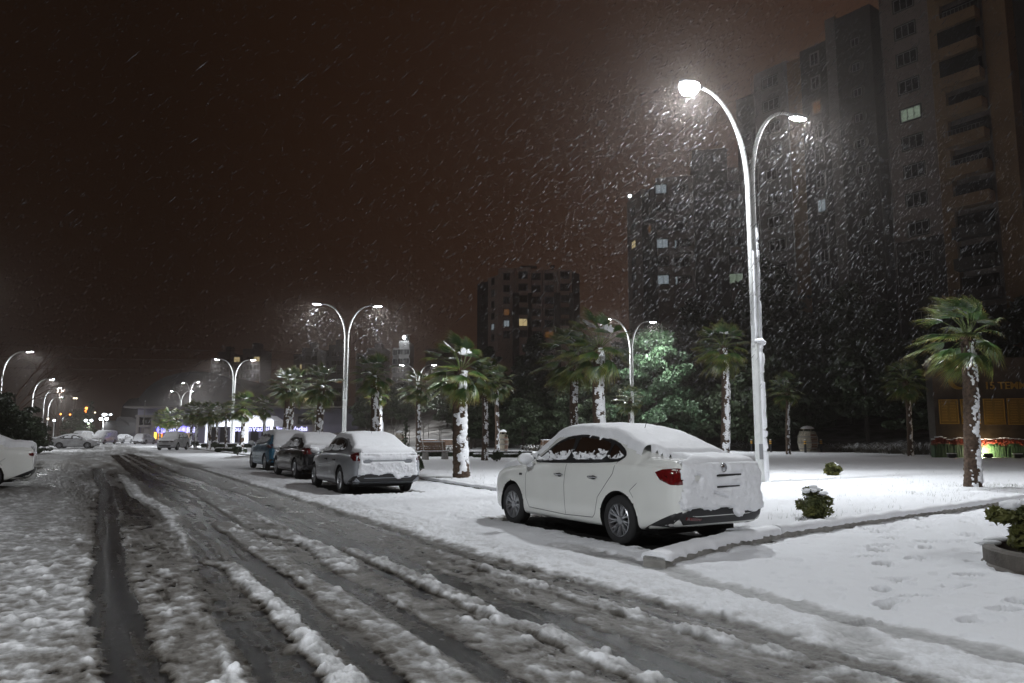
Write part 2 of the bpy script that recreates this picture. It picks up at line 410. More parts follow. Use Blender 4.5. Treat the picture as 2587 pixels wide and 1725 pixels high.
def build_ground():
    rr = [1.2, 2.0, 2.8, 3.3]; r = 3.5
    while r < 64: rr.append(r); r += max(.012, r*r/(1.4*746)*.50)
    while r < 4000: rr.append(r); r *= 1.07
    fine = np.radians(np.arange(-40, 40, .058)); az = np.concatenate([np.radians(np.arange(-180, -40, 2.0)), fine, np.radians(np.arange(40, 180, 2.0))])
    R, A = np.meshgrid(np.array(rr), az, indexing='ij')
    x = R*np.sin(A); y = R*np.cos(A); x += 0.0
    c, h, lawn, u = ground_fields(x.ravel(), y.ravel())
    xx = x.ravel(); yy = y.ravel()
    behind = yy < 1.5
    h = np.where(behind, .02, h)
    n, m = R.shape
    idx = np.arange(n*m).reshape(n, m)
    a = idx[:-1, :]; b = idx[1:, :]
    q = np.stack([a, b, np.roll(b, -1, 1), np.roll(a, -1, 1)], -1).reshape(-1, 4)[:, ::-1]
    # centre disc is closed with a small fan
    co = np.stack([xx, yy, h], -1)
    fc = co[q].mean(1)
    il = in_poly(fc[:, 0], fc[:, 1], LAWN)
    uf = fc[:, 0]*.872+fc[:, 1]*.49
    plaza = (~il) & (uf > 5.75) & (fc[:, 1] > 3.4) & (fc[:, 1] < 260)
    road = (~il) & (~plaza)
    gm = ground_material()
    for nm, sel in (('road', road), ('lawn', il), ('pavement', plaza)):
        f = q[sel]; used, inv = np.unique(f, return_inverse=True)
        me = npmesh(nm, co[used], inv.reshape(-1, 4)); me.materials.append(gm)
        at = me.attributes.new('cover', 'FLOAT', 'POINT'); at.data.foreach_set('value', c[used].astype(np.float32))
        o = link(nm, me); tag(o, kind='structure')
    mb = MB(); vs = [(1.25*math.sin(2*PI*k/40), 1.25*math.cos(2*PI*k/40), .015) for k in range(40)]; mb.add(vs, [tuple(range(39, -1, -1))])
    o = mb.build('ground', M['snow']); tag(o, kind='structure')
def ground_material():
    m, t, b = newmat('snow_and_slush'); N = t.nodes.new; L = t.links.new
    at = N('ShaderNodeAttribute'); at.attribute_name = 'cover'
    tc = N('ShaderNodeTexCoord')
    n = N('ShaderNodeTexNoise'); n.inputs['Scale'].default_value = 14; n.inputs['Detail'].default_value = 7; n.inputs['Roughness'].default_value = .65
    L(tc.outputs['Object'], n.inputs['Vector'])
    ma = N('ShaderNodeMath'); ma.operation = 'MULTIPLY_ADD'; ma.inputs[1].default_value = .34; ma.inputs[2].default_value = -.17
    L(n.outputs[0], ma.inputs[0])
    s = N('ShaderNodeMath'); s.operation = 'ADD'; s.use_clamp = True
    L(at.outputs['Fac'], s.inputs[0]); L(ma.outputs[0], s.inputs[1])
    r = N('ShaderNodeValToRGB'); e = r.color_ramp.elements
    e[0].position = .06; e[0].color = (.006, .0055, .005, 1)
    e[1].position = .93; e[1].color = (.82, .83, .86, 1)
    for p, c in ((.20, (.030, .025, .019, 1)), (.42, (.130, .121, .110, 1)), (.60, (.31, .31, .31, 1)), (.78, (.58, .58, .59, 1))):
        k = e.new(p); k.color = c
    L(s.outputs[0], r.inputs[0]); L(r.outputs[0], b.inputs['Base Color'])
    ro = N('ShaderNodeValToRGB'); e = ro.color_ramp.elements
    e[0].position = .05; e[0].color = (.24,)*3+(1,); e[1].position = .85; e[1].color = (.8,)*3+(1,)
    k = e.new(.35); k.color = (.38,)*3+(1,)
    L(s.outputs[0], ro.inputs[0])
    lt = N('ShaderNodeMath'); lt.operation = 'LESS_THAN'; lt.inputs[1].default_value = -.08; L(at.outputs['Fac'], lt.inputs[0])
    mxr = N('ShaderNodeMath'); mxr.operation = 'MAXIMUM'; L(lt.outputs[0], mxr.inputs[0]); L(ro.outputs[0], mxr.inputs[1]); L(mxr.outputs[0], b.inputs['Roughness'])
    n2 = N('ShaderNodeTexNoise'); n2.inputs['Scale'].default_value = 55; n2.inputs['Detail'].default_value = 3
    L(tc.outputs['Object'], n2.inputs['Vector'])
    n3 = N('ShaderNodeTexNoise'); n3.inputs['Scale'].default_value = 190; n3.inputs['Detail'].default_value = 2
    L(tc.outputs['Object'], n3.inputs['Vector'])
    ad = N('ShaderNodeMath'); ad.operation = 'ADD'; L(n2.outputs[0], ad.inputs[0]); L(n3.outputs[0], ad.inputs[1])
    bp = N('ShaderNodeBump'); sm_ = N('ShaderNodeMath'); sm_.operation = 'MULTIPLY_ADD'; sm_.inputs[1].default_value = .40; sm_.inputs[2].default_value = .38; sm_.use_clamp = True; L(at.outputs['Fac'], sm_.inputs[0]); L(sm_.outputs[0], bp.inputs['Strength']); bp.inputs['Distance'].default_value = .012
    L(ad.outputs[0], bp.inputs['Height']); L(bp.outputs[0], b.inputs['Normal'])
    b.inputs['Specular IOR Level'].default_value = .26
    return m
build_ground()
# ================================================================== KERBS
def resample(pl, step):
    out = []
    for a, b in zip(pl[:-1], pl[1:]):
        a = Vector(a); b = Vector(b); n = max(1, int((b-a).length/step))
        for k in range(n): out.append(a+(b-a)*k/n)
    out.append(Vector(pl[-1])); return out
def kerb(name, pl, w, hgt, snow, step=.06, s=5, droop=.02, gap=.0):
    pts = resample(pl, step); n = len(pts); mb = MB(); ms = MB(); sec = []; K = 9
    P_ = np.array([(p.x, p.y) for p in pts]); nz = fbm(P_[:, 0]*5, P_[:, 1]*5, s, 3); nf = fbm(P_[:, 0]*18, P_[:, 1]*18, s+3, 2)
    st = []; sn = []
    for i, p in enumerate(pts):
        d = (pts[min(i+1, n-1)]-pts[max(i-1, 0)]).normalized(); r = Vector((d.y, -d.x))
        for a, z in ((-w/2, -.05), (-w/2, hgt-.015), (-w/2+.02, hgt), (w/2-.02, hgt), (w/2, hgt-.015), (w/2, -.05)):
            q = p+r*a; st.append((q.x, q.y, z))
        t = snow*(.6+.8*nz[i]); e = .02+droop*(nf[i]-.3)
        for k in range(K):
            th = PI*k/(K-1); a = -math.cos(th)*(w/2+e*.9)+(nf[i]-.5)*.02; z = hgt-.012+math.sin(th)**.7*t-(droop*nf[i] if k in (0, K-1) else 0)
            q = p+r*a; sn.append((q.x, q.y, z))
    for arr, k, m_ in ((st, 6, mb), (sn, K, ms)):
        fs = []
        for i in range(n-1):
            for j in range(k-1): fs.append((i*k+j, i*k+j+1, (i+1)*k+j+1, (i+1)*k+j))
        fs.append(tuple(range(k-1, -1, -1))); fs.append(tuple((n-1)*k+j for j in range(k)))
        m_.add(arr, fs)
    o = mb.build(name, M['concrete']); tag(o, kind='structure')
    o2 = ms.build(name+'_snow', M['snow'], o, True)
    return o
kerb('kerb', KERB[1:], .14, .12, .08, s=5, droop=.03)
kerb('kerb', [(1.50, 8.10), (2.1, 8.85), (2.8, 9.65), (3.50, 10.32)], .26, .13, .07, s=9, droop=.05)
kerb('kerb', KERB2[:5], .13, .09, .06, s=15, droop=.05)
kerb('kerb', KERB2[4:], .13, .10, .045, .3, s=25)
# ================================================================== STREET LAMPS
def bez(a, b, c, d, n=14):
    a, b, c, d = map(Vector, (a, b, c, d)); r = []
    for i in range(n+1):
        t = i/n; r.append(a*(1-t)**3+b*3*t*(1-t)**2+c*3*t*t*(1-t)+d*t**3)
    return r
def lamp_meshes():
    D = {}
    mb = MB()                                            # lower octagonal pole
    mb.lathe([(.20, 0), (.20, .03), (.165, .04), (.15, 1.2), (.145, 3.95), (.13, 4.0), (.0, 4.02)], 8)
    D['pole'] = mb.mesh('pole')
    for s, nm in ((-1, 'a'), (1, 'b')):
        mb = MB()
        pts = [(s*.085, 0, 3.9), (s*.085, 0, 6.0), (s*.085, 0, 8.4)]+bez((s*.085, 0, 8.5), (s*.10, 0, 9.9), (s*.75, 0, 11.15), (s*1.85, 0, 11.12))
        n = len(pts); mb.tube(pts, [.078]*3+[.075-.03*k/(n-4) for k in range(n-3)], 12)
        D['arm'+nm] = mb.mesh('arm', True)
        hb = MB()                                        # flat oval luminaire
        vs = []; fs = []; K = 24
        prof = [(0, .13), (.45, .125), (.8, .09), (.97, .045), (1.0, .0), (.93, -.02)]
        for r, z in prof:
            for k in range(K):
                a = 2*PI*k/K; w = .155*(1-.15*math.cos(a))
                vs.append((s*(2.20)+r*.40*math.cos(a)*s, r*w*math.sin(a), 11.08+z+.03*math.cos(a)*r))
        for i in range(len(prof)-1):
            for k in range(K):
                fs.append((i*K+k, i*K+(k+1) % K, (i+1)*K+(k+1) % K, (i+1)*K+k))
        hb.add(vs, fs); hb.tube([(s*1.75, 0, 11.12), (s*1.95, 0, 11.12)], .06, 10)
        D['head'+nm] = hb.mesh('head', True)
        lb = MB(); vs = [(s*2.24, 0, 11.03)]; K = 24
        for r, z in ((.5, 11.032), (.9, 11.05), (1.0, 11.07)):
            for k in range(K):
                a = 2*PI*k/K; vs.append((s*2.24+r*.31*math.cos(a)*s, r*.135*math.sin(a), z+.02*math.cos(a)*r))
        fs = [(0, 1+(k+1) % K, 1+k) for k in range(K)]
        for i in range(2):
            for k in range(K): fs.append((1+i*K+k, 1+i*K+(k+1) % K, 1+(i+1)*K+(k+1) % K, 1+(i+1)*K+k))
        lb.add(vs, fs); D['lens'+nm] = lb.mesh('lens', True)
    mb = MB(); s = 1
    pts = [(0, 0, 3.4), (0, 0, 5.0), (0, 0, 6.4)]+bez((0, 0, 6.5), (.02, 0, 7.9), (.6, 0, 9.05), (1.85, 0, 9.02))
    n = len(pts); mb.tube(pts, [.07]*3+[.068-.026*k/(n-4) for k in range(n-3)], 12); D['arm1'] = mb.mesh('arm', True)
    mb = MB(); mb.lathe([(.17, 0), (.17, .03), (.13, .04), (.115, 1.2), (.11, 3.4), (.09, 3.45), (0, 3.46)], 12); D['pole1'] = mb.mesh('pole')
    return D
LM = lamp_meshes()
for k, m_ in (('pole', 'metal'), ('arma', 'metal'), ('armb', 'metal'), ('arm1', 'metal'), ('pole1', 'metal'), ('heada', 'housing'), ('headb', 'housing'), ('lensa', 'lens'), ('lensb', 'lens')):
    LM[k].materials.append(M[m_])
def lamp_light(parent, loc, power, size=(.5, .22), tilt=0, col=(.93, .97, 1)):
    ld = bpy.data.lights.new('lamp_light', 'AREA'); ld.shape = 'ELLIPSE'; ld.size = size[0]; ld.size_y = size[1]
    ld.energy = power; ld.color = col; ld.spread = math.radians(170)
    o = bpy.data.objects.new('lamp_light', ld); COL.objects.link(o); o.parent = parent; o.location = loc
    o.rotation_euler = (0, tilt, 0)
    return o
def double_lamp(x, y, label, ang, power=1.0, z=0, hs=1.0):
    t = thing('street_lamp', label, 'street lamp', (x, y, z), ang, 'double-armed street lamps of the car park')
    t.scale = (1, 1, hs)
    link('pole', LM['pole'], None, t)
    for s, nm in ((-1, 'a'), (1, 'b')):
        a = link('arm', LM['arm'+nm], None, t)
        h = link('luminaire', LM['head'+nm], None, a)
        l = link('lens', LM['lens'+nm], None, a)
        lamp_light(t, (s*2.24, 0, 11.0), LAMP_W*power, tilt=-s*.12)
    return t
AA = math.atan2(2.4, 4.25)
L1 = double_lamp(6.88, 20.85, 'tall double-armed street lamp right behind the white saloon, its pole crusted with snow', AA, .75)
double_lamp(-12.36, 55.3, 'double-armed street lamp rising behind the silver saloon', AA*.45)
double_lamp(-35.9, 96.3, 'double-armed street lamp among the palms left of the blue car', AA*.4, 1.5)
double_lamp(-59.5, 138.0, 'double-armed street lamp above the snowy grey car facing the camera, right one of the pair', -.55, 1.7)
double_lamp(-73.5, 166, 'farthest double-armed street lamp, in front of the domed hall', .0, .9)
double_lamp(10.1, 62.9, 'double-armed street lamp beside the brightly lit green tree', AA*.75)
double_lamp(-13.1, 103.6, 'double-armed street lamp behind the thick snowy palm trunk, below the floodlit tower', 0)
double_lamp(13.5, -3.0, 'double-armed street lamp behind and right of the photographer', AA, .55)
def single_lamp(x, y, label, ang, power=1.0):
    t = thing('street_lamp', label, 'street lamp', (x, y, 0), ang, 'single-armed street lamps on the left side of the road')
    link('pole', LM['pole1'], None, t); a = link('arm', LM['arm1'], None, t)
    h = link('luminaire', LM['headb'], None, a); h.location.z = -2.1
    l = link('lens', LM['lensb'], None, a); l.location.z = -2.1
    lamp_light(t, (2.24, 0, 8.9), LAMP_W*power, tilt=-.12)
    return t
single_lamp(-46.5, 67.9, 'single-armed street lamp at the left edge beside the bare tree', .1, .8)
single_lamp(-65.4, 102, 'bluish single-armed street lamp rising out of the dark bush, second from the left edge', .15, 1.2)
single_lamp(-75.7, 121, 'single-armed street lamp third from the left, thin pole', .1, 1.2)
single_lamp(-93.5, 151, 'single-armed street lamp farthest down the left side, beside the small bare tree', .1, 1.4)
single_lamp(-28.6, 34, 'single-armed street lamp just outside the left edge', .15, .45)
single_lamp(-9.2, -1.5, 'single-armed street lamp left of the photographer', .45, .95)
# crust of driven snow on the windward side of the nearest pole
def crust(parent, r0, z0, z1, cx, seed, w=.9, th=.05, d=(.75, -.66)):
    n = int((z1-z0)/.03); K = 9; vs = []; fs = []; a0 = math.atan2(d[1], d[0])
    for i in range(n+1):
        z = z0+(z1-z0)*i/n; t = th*(.55+.9*float(vn(np.array([z*4.]), np.array([seed*3.1]), seed)[0]))*(1 if float(vn(np.array([z*9.]), np.array([seed*7.7]), seed)[0]) > .18 else .35)
        for k in range(K):
            q = -1+2*k/(K-1); a = a0+q*w; r = r0+t*math.sqrt(max(0, 1-q*q))-.004
            vs.append((cx+r*math.cos(a), r*math.sin(a), z))
    for i in range(n):
        for k in range(K-1): fs.append((i*K+k, i*K+k+1, (i+1)*K+k+1, (i+1)*K+k))
    mb = MB(); mb.add(vs, fs); return mb.build('snow_crust', M['snow'], parent, True)
# glowing bowl added under the near left luminaire to stand for its glare
for a_ in L1.children:
    for h_ in list(a_.children):
        if h_.name.startswith('lens') and h_.data == LM['lensa']:
            bb = MB(); bb.lathe([(.27, 11.06), (.268, 11.0), (.245, 10.92), (.20, 10.86), (.12, 10.82), (0, 10.80)], 28, (-2.22, 0, 0)); bm_ = bb.mesh('lens', True); bm_.materials.append(mat('lens_bowl', (1, 1, 1), .3, emit=(.93, .96, 1), es=320)); h_.data = bm_
for l_ in L1.children:
    if l_.type == 'LIGHT' and l_.location.x < 0: l_.location.z = 10.76
mb = MB(); mb.box((0, 0, .95), (.10, .012, .42)); dr = mb.build('access_door', M['housing'], L1); dd_ = Matrix.Rotation(-AA, 2) @ Vector((-.25, -.97)); dr.location = (dd_.x*.158, dd_.y*.158, 0); dr.rotation_euler = (0, 0, math.atan2(dd_.y, dd_.x)+PI/2)
cd = Matrix.Rotation(-AA, 2) @ Vector((.9, -.45))
crust(L1, .148, .05, 4.0, 0, 3, .95, .05, cd); crust(L1, .078, 3.95, 6.6, -.085, 5, .9, .035, cd); crust(L1, .078, 3.95, 7.3, .085, 7, .9, .04, cd)
mb = MB(); mb.ellipsoid((.05, -.02, 4.02), (.20, .17, .10), 14, 8, .06); mb.ellipsoid((.16, -.08, 3.98), (.10, .09, .08), 12, 8, .06); mb.build('snow_cap', M['snow'], L1, True)
# ================================================================== HAZE of falling snow
def haze():
    mb = MB(); mb.box((0, 250, 46), (700, 760, 96))
    m = bpy.data.materials.new('haze'); m.use_nodes = True; t = m.node_tree; t.nodes.clear()
    o = t.nodes.new('ShaderNodeOutputMaterial'); v = t.nodes.new('ShaderNodeVolumePrincipled')
    v.inputs['Color'].default_value = (.92, .82, .76, 1); v.inputs['Density'].default_value = .0010; v.inputs['Anisotropy'].default_value = .82
    t.links.new(v.outputs[0], o.inputs['Volume'])
    h = mb.build('haze', m); tag(h, 'pale air thick with fine falling snow', 'haze', kind='stuff'); h.visible_shadow = True
haze()
# ================================================================== CARS
def interp(xs, ys, x):
    """monotone-ish cubic through the stations"""
    xs = np.asarray(xs, float); ys = np.asarray(ys, float); x = np.asarray(x, float)
    h = np.diff(xs); d = np.diff(ys)/h; m = np.zeros_like(ys)
    m[1:-1] = np.where(d[:-1]*d[1:] > 0, 2*d[:-1]*d[1:]/(d[:-1]+d[1:]+1e-12), 0); m[0] = d[0]; m[-1] = d[-1]
    i = np.clip(np.searchsorted(xs, x)-1, 0, len(xs)-2); t = (x-xs[i])/h[i]
    return ((2*t**3-3*t**2+1)*ys[i]+(t**3-2*t**2+t)*h[i]*m[i]+(-2*t**3+3*t**2)*ys[i+1]+(t**3-t**2)*h[i]*m[i+1])
def bspline(P_, n):
    P_ = [P_[0], P_[0]]+list(P_)+[P_[-1], P_[-1]]; P_ = np.array(P_, float); k = len(P_)-3; out = []
    for t in np.linspace(0, k-1e-6, n):
        i = int(t); f = t-i
        b = np.array([(1-f)**3, 3*f**3-6*f**2+4, -3*f**3+3*f**2+3*f+1, f**3])/6
        out.append(b @ P_[i:i+4])
    return np.array(out)
def car_body(S, dx=.03, NS=46):
    L = S['L']; Wd = S['W']
    xs = np.concatenate([[0, .008, .025], np.arange(.05, L-.04, dx), [L-.025, L-.008, L]]); verts = []; n = len(xs)
    zt = interp(*zip(*S['top']), xs); zb = interp(*zip(*S['bot']), xs); bl = interp(*zip(*S['belt']), xs); yr = interp(*zip(*S['roofw']), xs); wd = interp(*zip(*S['plan']), xs)*Wd
    for i, x in enumerate(xs):
        w = wd[i]; b = min(bl[i], zt[i]-.045); g = max(zt[i]-b, .02); y1 = min(yr[i], w*.95)
        zm = zb[i]+(b-zb[i])*.52; sh = S.get('shoulder', .975)
        P_ = [(0, zb[i]), (.55*w, zb[i]), (.90*w, zb[i]), (.975*w, zb[i]+.05), (.995*w, zb[i]+(b-zb[i])*.22), (w, zm), (w*.995, zm+(b-zm)*.5), (sh*w, b-.03), (w*.94*.5+w*sh*.5 if g > .15 else w*.94, b+g*.04)]
        yb = w*.925 if g > .15 else w*.90
        P_ += [(yb, b+g*.10), (yb*.62+y1*.38, b+g*.38), (yb*.25+y1*.75, b+g*.72), (y1*.97, b+g*.92), (y1*.80, b+g*1.0), (y1*.4, zt[i]+.004), (0, zt[i]+.006)]
        for y, z in bspline(P_, NS): verts.append((x, y, z))
    m = NS; V = np.array(verts).reshape(n, m, 3)
    # mirror: full ring from bottom centre, up the left, over, down the right
    R = np.concatenate([V, V[:, -2:0:-1]*np.array([1, -1, 1])], 1); k = R.shape[1]
    co = R.reshape(-1, 3).tolist(); fs = []
    for i in range(n-1):
        for j in range(k):
            fs.append((i*k+j, (i+1)*k+j, (i+1)*k+(j+1) % k, i*k+(j+1) % k))
    fs.append(tuple(range(k))); fs.append(tuple((n-1)*k+j for j in range(k-1, -1, -1)))
    me = bpy.data.meshes.new('body'); me.from_pydata(co, [], fs); me.update()
    bm = bmesh.new(); bm.from_mesh(me); bmesh.ops.recalc_face_normals(bm, faces=bm.faces); bm.to_mesh(me); bm.free()
    me.polygons.foreach_set('use_smooth', [True]*len(me.polygons))
    return me
def bool_wheels(me, S):
    o = bpy.data.objects.new('tmp', me); COL.objects.link(o); cut = []
    for wx in S['wheels']:
        mb = MB(); r = S['arch']; n = 40; prof = [(0, -1.1), (r, -1.1), (r, 1.1), (0, 1.1)]
        vs = []
        for y in (-1.1, 1.1):
            for k in range(n):
                a = 2*PI*k/n; vs.append((wx+r*math.cos(a), y, S['wr']+.01+r*math.sin(a)*(1 if math.sin(a) > 0 else 1.3)))
        fs = [(k, (k+1) % n, n+(k+1) % n, n+k) for k in range(n)]+[tuple(range(n-1, -1, -1)), tuple(range(n, 2*n))]
        c = bpy.data.meshes.new('cut'); c.from_pydata(vs, [], fs); c.update()
        bm = bmesh.new(); bm.from_mesh(c); bmesh.ops.recalc_face_normals(bm, faces=bm.faces); bm.to_mesh(c); bm.free()
        co = bpy.data.objects.new('cut', c); COL.objects.link(co); cut.append(co)
        md = o.modifiers.new('b', 'BOOLEAN'); md.operation = 'DIFFERENCE'; md.object = co; md.solver = 'EXACT'
    dg = bpy.context.evaluated_depsgraph_get(); dg.update(); r = bpy.data.meshes.new_from_object(o.evaluated_get(dg))
    for c in cut+[o]: bpy.data.objects.remove(c)
    # drop the cut's inner walls
    bm = bmesh.new(); bm.from_mesh(r); kill = []
    for f in bm.faces:
        c = f.calc_center_median()
        for wx in S['wheels']:
            dz = c.z-S['wr']-.01; rr = math.hypot(c.x-wx, dz/(1 if dz > 0 else 1.3))
            if rr < S['arch']+.004 and abs(c.y) < S['W']*1.02:
                kill.append(f); break
    bmesh.ops.delete(bm, geom=list(set(kill)), context='FACES'); bm.to_mesh(r); bm.free()
    r.polygons.foreach_set('use_smooth', [True]*len(r.polygons))
    return r
def point_in(p, poly):
    x, y = p; r = False; n = len(poly)
    for i in range(n):
        x1, y1 = poly[i]; x2, y2 = poly[(i+1) % n]
        if (y1 > y) != (y2 > y) and x < (x2-x1)*(y-y1)/(y2-y1)+x1: r = not r
    return r
def smooth_poly(poly, it=2, closed=True):
    for _ in range(it):
        q = []; n = len(poly)
        for i in range(n):
            a = poly[i]; b = poly[(i+1) % n]
            q.append((a[0]*.8+b[0]*.2, a[1]*.8+b[1]*.2)); q.append((a[0]*.2+b[0]*.8, a[1]*.2+b[1]*.8))
        poly = q
    return poly
def grow(poly, d):
    cx = sum(p[0] for p in poly)/len(poly); cy = sum(p[1] for p in poly)/len(poly); n = len(poly); out = []
    ar = sum(poly[i][0]*poly[(i+1) % n][1]-poly[(i+1) % n][0]*poly[i][1] for i in range(n)); sg = 1 if ar > 0 else -1
    for i in range(n):
        a = Vector(poly[i-1]); b = Vector(poly[i]); c = Vector(poly[(i+1) % n])
        e1 = (b-a).normalized(); e2 = (c-b).normalized(); nn = Vector((e1.y+e2.y, -(e1.x+e2.x)))
        if nn.length > 1e-6: nn.normalize()
        p = b+nn*d*sg; out.append((p.x, p.y))
    return out
class Proj:
    """projects a flat outline on the body from the side, the rear, the front or a corner"""
    def __init__(s, me):
        s.b = BVHTree.FromPolygons([v.co.copy() for v in me.vertices], [tuple(p.vertices) for p in me.polygons])
    def hit(s, o, d, off):
        h = s.b.ray_cast(Vector(o), Vector(d))
        if h[0] is None: return None
        n = h[1]; n = n if n.dot(Vector(d)) < 0 else -n
        return h[0]+n*off
    def frame(s, view, a, z):
        if view == 'L': return (a, 3, z), (0, -1, 0)
        if view == 'R': return (a, -3, z), (0, 1, 0)
        if view == 'B': return (-3, a, z), (1, 0, 0)
        if view == 'F': return (9, a, z), (-1, 0, 0)
        if view == 'T': return (a, z, 5), (0, 0, -1)
        k = .7071; sg = 1 if view in ('BL', 'FL') else -1
        if view in ('BL', 'BR'):     # a measured along the diagonal from the corner
            return (-2.0+a*k, sg*(2.0+a*k)+0, z), (k, -sg*k, 0)
        return (6.5-a*k, sg*(2.0+a*k), z), (-k, -sg*k, 0)
    def patch(s, view, poly, off, step=.04, hole=None):
        poly = list(poly); xs = [p[0] for p in poly]; zs = [p[1] for p in poly]
        pts = []; edges = []
        def addloop(pl, st=step):
            i0 = len(pts); q = []
            n = len(pl)
            for i in range(n):
                a = Vector(pl[i]); b = Vector(pl[(i+1) % n]); k = max(1, int((b-a).length/st))
                for j in range(k): q.append(a+(b-a)*j/k)
            pts.extend(q); edges.extend([(i0+i, i0+(i+1) % len(q)) for i in range(len(q))])
        addloop(poly)
        for h in hole or []: addloop(h)
        x = min(xs)+step/2
        while x < max(xs):
            z = min(zs)+step/2
            while z < max(zs):
                if point_in((x, z), poly): pts.append(Vector((x, z)))
                z += step
            x += step
        r = delaunay_2d_cdt(pts, edges, [], 0, 1e-5); V = r[0]; Fs = r[2]; co = []; ok = []
        for p in V:
            o, d = s.frame(view, p.x, p.y); h = s.hit(o, d, off); co.append(h if h else Vector((0, 0, 0))); ok.append(h is not None)
        out = []
        for f in Fs:
            c = (sum(V[i].x for i in f)/len(f), sum(V[i].y for i in f)/len(f))
            if not point_in(c, poly) or any(point_in(c, h) for h in hole or []): continue
            if all(ok[i] for i in f) and max((co[f[a]]-co[f[b]]).length for a, b in ((0, 1), (1, 2), (2, 0))) < step*6: out.append(tuple(f))
        return co, out
    def strip(s, view, line, w, off, step=.04):
        pts = resample([Vector(p) for p in line], step); V = []; n = len(pts)
        for i, p in enumerate(pts):
            d = (pts[min(i+1, n-1)]-pts[max(i-1, 0)]).normalized(); nn = Vector((-d.y, d.x))*w/2
            for q in (p-nn, p+nn):
                o, dd = s.frame(view, q.x, q.y); h = s.hit(o, dd, off)
                if h is None: h = V[-1] if V else Vector((0, 0, 0))
                V.append(h)
        return V, [(2*i, 2*i+1, 2*i+3, 2*i+2) for i in range(n-1)]
def patch_obj(name, m, parent, parts, smooth=True):
    mb = MB()
    for co, fs in parts: mb.add(co, fs)
    bm = bmesh.new(); me = mb.mesh(name); bm.from_mesh(me)
    loose = [v for v in bm.verts if not v.link_faces]; bmesh.ops.delete(bm, geom=loose, context='VERTS'); bm.to_mesh(me); bm.free()
    if smooth: me.polygons.foreach_set('use_smooth', [True]*len(me.polygons))
    return link(name, me, m, parent)
def snow_cover(name, pj, parent, view, rng, step, thick, seed=1, mask=None, up=(0, 0, 1), rnd=.10, minz=None):
    """snow lying on (view T) or driven against (other views) the body; thick(a,b) metres, mask(a,b) > 0 where snow lies"""
    a0, a1, b0, b1 = rng; na = int((a1-a0)/step)+1; nb = int((b1-b0)/step)+1
    A, B = np.meshgrid(a0+np.arange(na)*step, b0+np.arange(nb)*step, indexing='ij')
    mk = mask(A, B); th = thick(A, B); V = []; H = np.full((na, nb), -1, int); upv = Vector(up)
    for i in range(na):
        for j in range(nb):
            if mk[i, j] <= -step*1.2: continue
            o, d = pj.frame(view, float(A[i, j]), float(B[i, j])); h = pj.b.ray_cast(Vector(o), Vector(d))
            if h[0] is None: continue
            n = h[1] if h[1].dot(Vector(d)) < 0 else -h[1]
            k = max(0, min(1, mk[i, j]/rnd)); t = float(th[i, j])*math.sqrt(max(0, 1-(1-k)**2))
            dr = (upv*.65+n*.35).normalized() if view == 'T' else (n*.8-Vector(d)*.2).normalized()
            H[i, j] = len(V); V.append(h[0]+dr*(t+.001)-n*(.006 if mk[i, j] <= 0 else 0))
    fs = []
    for i in range(na-1):
        for j in range(nb-1):
            q = (H[i, j], H[i+1, j], H[i+1, j+1], H[i, j+1])
            if min(q) >= 0 and max((V[q[a]]-V[q[b]]).length for a, b in ((0, 2), (1, 3))) < step*7: fs.append(q)
    mb = MB(); mb.add(V, fs); return mb.build(name, M['snow'], parent, True)
def wheel(parent, x, y, wr, side, detail=2, snowy=False, name='wheel'):
    r = wr; w = .20; t = thing(name, None, None); t.parent = parent; t.location = (x, y, wr); t.rotation_euler = (0, random.uniform(0, 1), 0)
    mb = MB(); R = r*.67
    mb.lathe([(R, -w/2+.01), (r*.86, -w/2), (r*.97, -w/2+.02), (r, -w/2+.05), (r, w/2-.05), (r*.97, w/2-.02), (r*.86, w/2), (R, w/2-.01)], 40, axis='Y')
    mb.build('tyre', M['rubber'], t, True)
    mb = MB(); s = side
    mb.lathe([(R, s*(w/2-.012)), (R*.95, s*(w/2-.004)), (R*.90, s*(w/2-.03)), (R*.88, -s*w/2)], 40, axis='Y')
    if detail > 1:
        n = 9
        for k in range(n):
            for da in (-.13, .13):
                a = 2*PI*k/n
                p0 = Vector((.05*math.cos(a), 0, .05*math.sin(a))); p1 = Vector((R*.93*math.cos(a+da), 0, R*.93*math.sin(a+da)))
                d = (p1-p0).normalized(); nn = Vector((-d.z, 0, d.x)); vs = []
                for p, ww, yy in ((p0, .016, w/2-.035), (p1, .011, w/2-.012)):
                    for e, o in ((-1, .004), (-.6, .0), (.6, .0), (1, .004)):
                        vs.append(p+nn*ww*e+Vector((0, s*(yy-o*3), 0)))
                    for e in (1, -1): vs.append(p+nn*ww*e+Vector((0, s*(yy-.035), 0)))
                mb.add(vs, [(i, (i+1) % 6, 6+(i+1) % 6, 6+i) for i in range(6)])
        mb.lathe([(0, s*(w/2-.022)), (.035, s*(w/2-.022)), (.055, s*(w/2-.03)), (.06, s*(w/2-.06))], 20, axis='Y')
    else:
        for k in range(6):
            a = 2*PI*k/6; mb.box((R*.48*math.cos(a), s*(w/2-.03), R*.48*math.sin(a)), (R*.95, .03, .045), M4=Matrix.Rotation(-a, 3, 'Y'))
    mb.build('rim', M['rim'], t, False)
    mb = MB(); mb.lathe([(0, s*(w/2-.085)), (R*.9, s*(w/2-.085))], 24, axis='Y'); mb.build('brake_disc', M['black'], t)
    if snowy:
        mb = MB(); vs = []; n = 40
        mb.lathe([(R*.98, s*(w/2-.0)), (R*1.1, s*(w/2+.012)), (r*.93, s*(w/2+.006)), (r*.99, s*(w/2-.03))], 40, axis='Y'); mb.build('snow_ring', M['snow'], t, True)
    return t
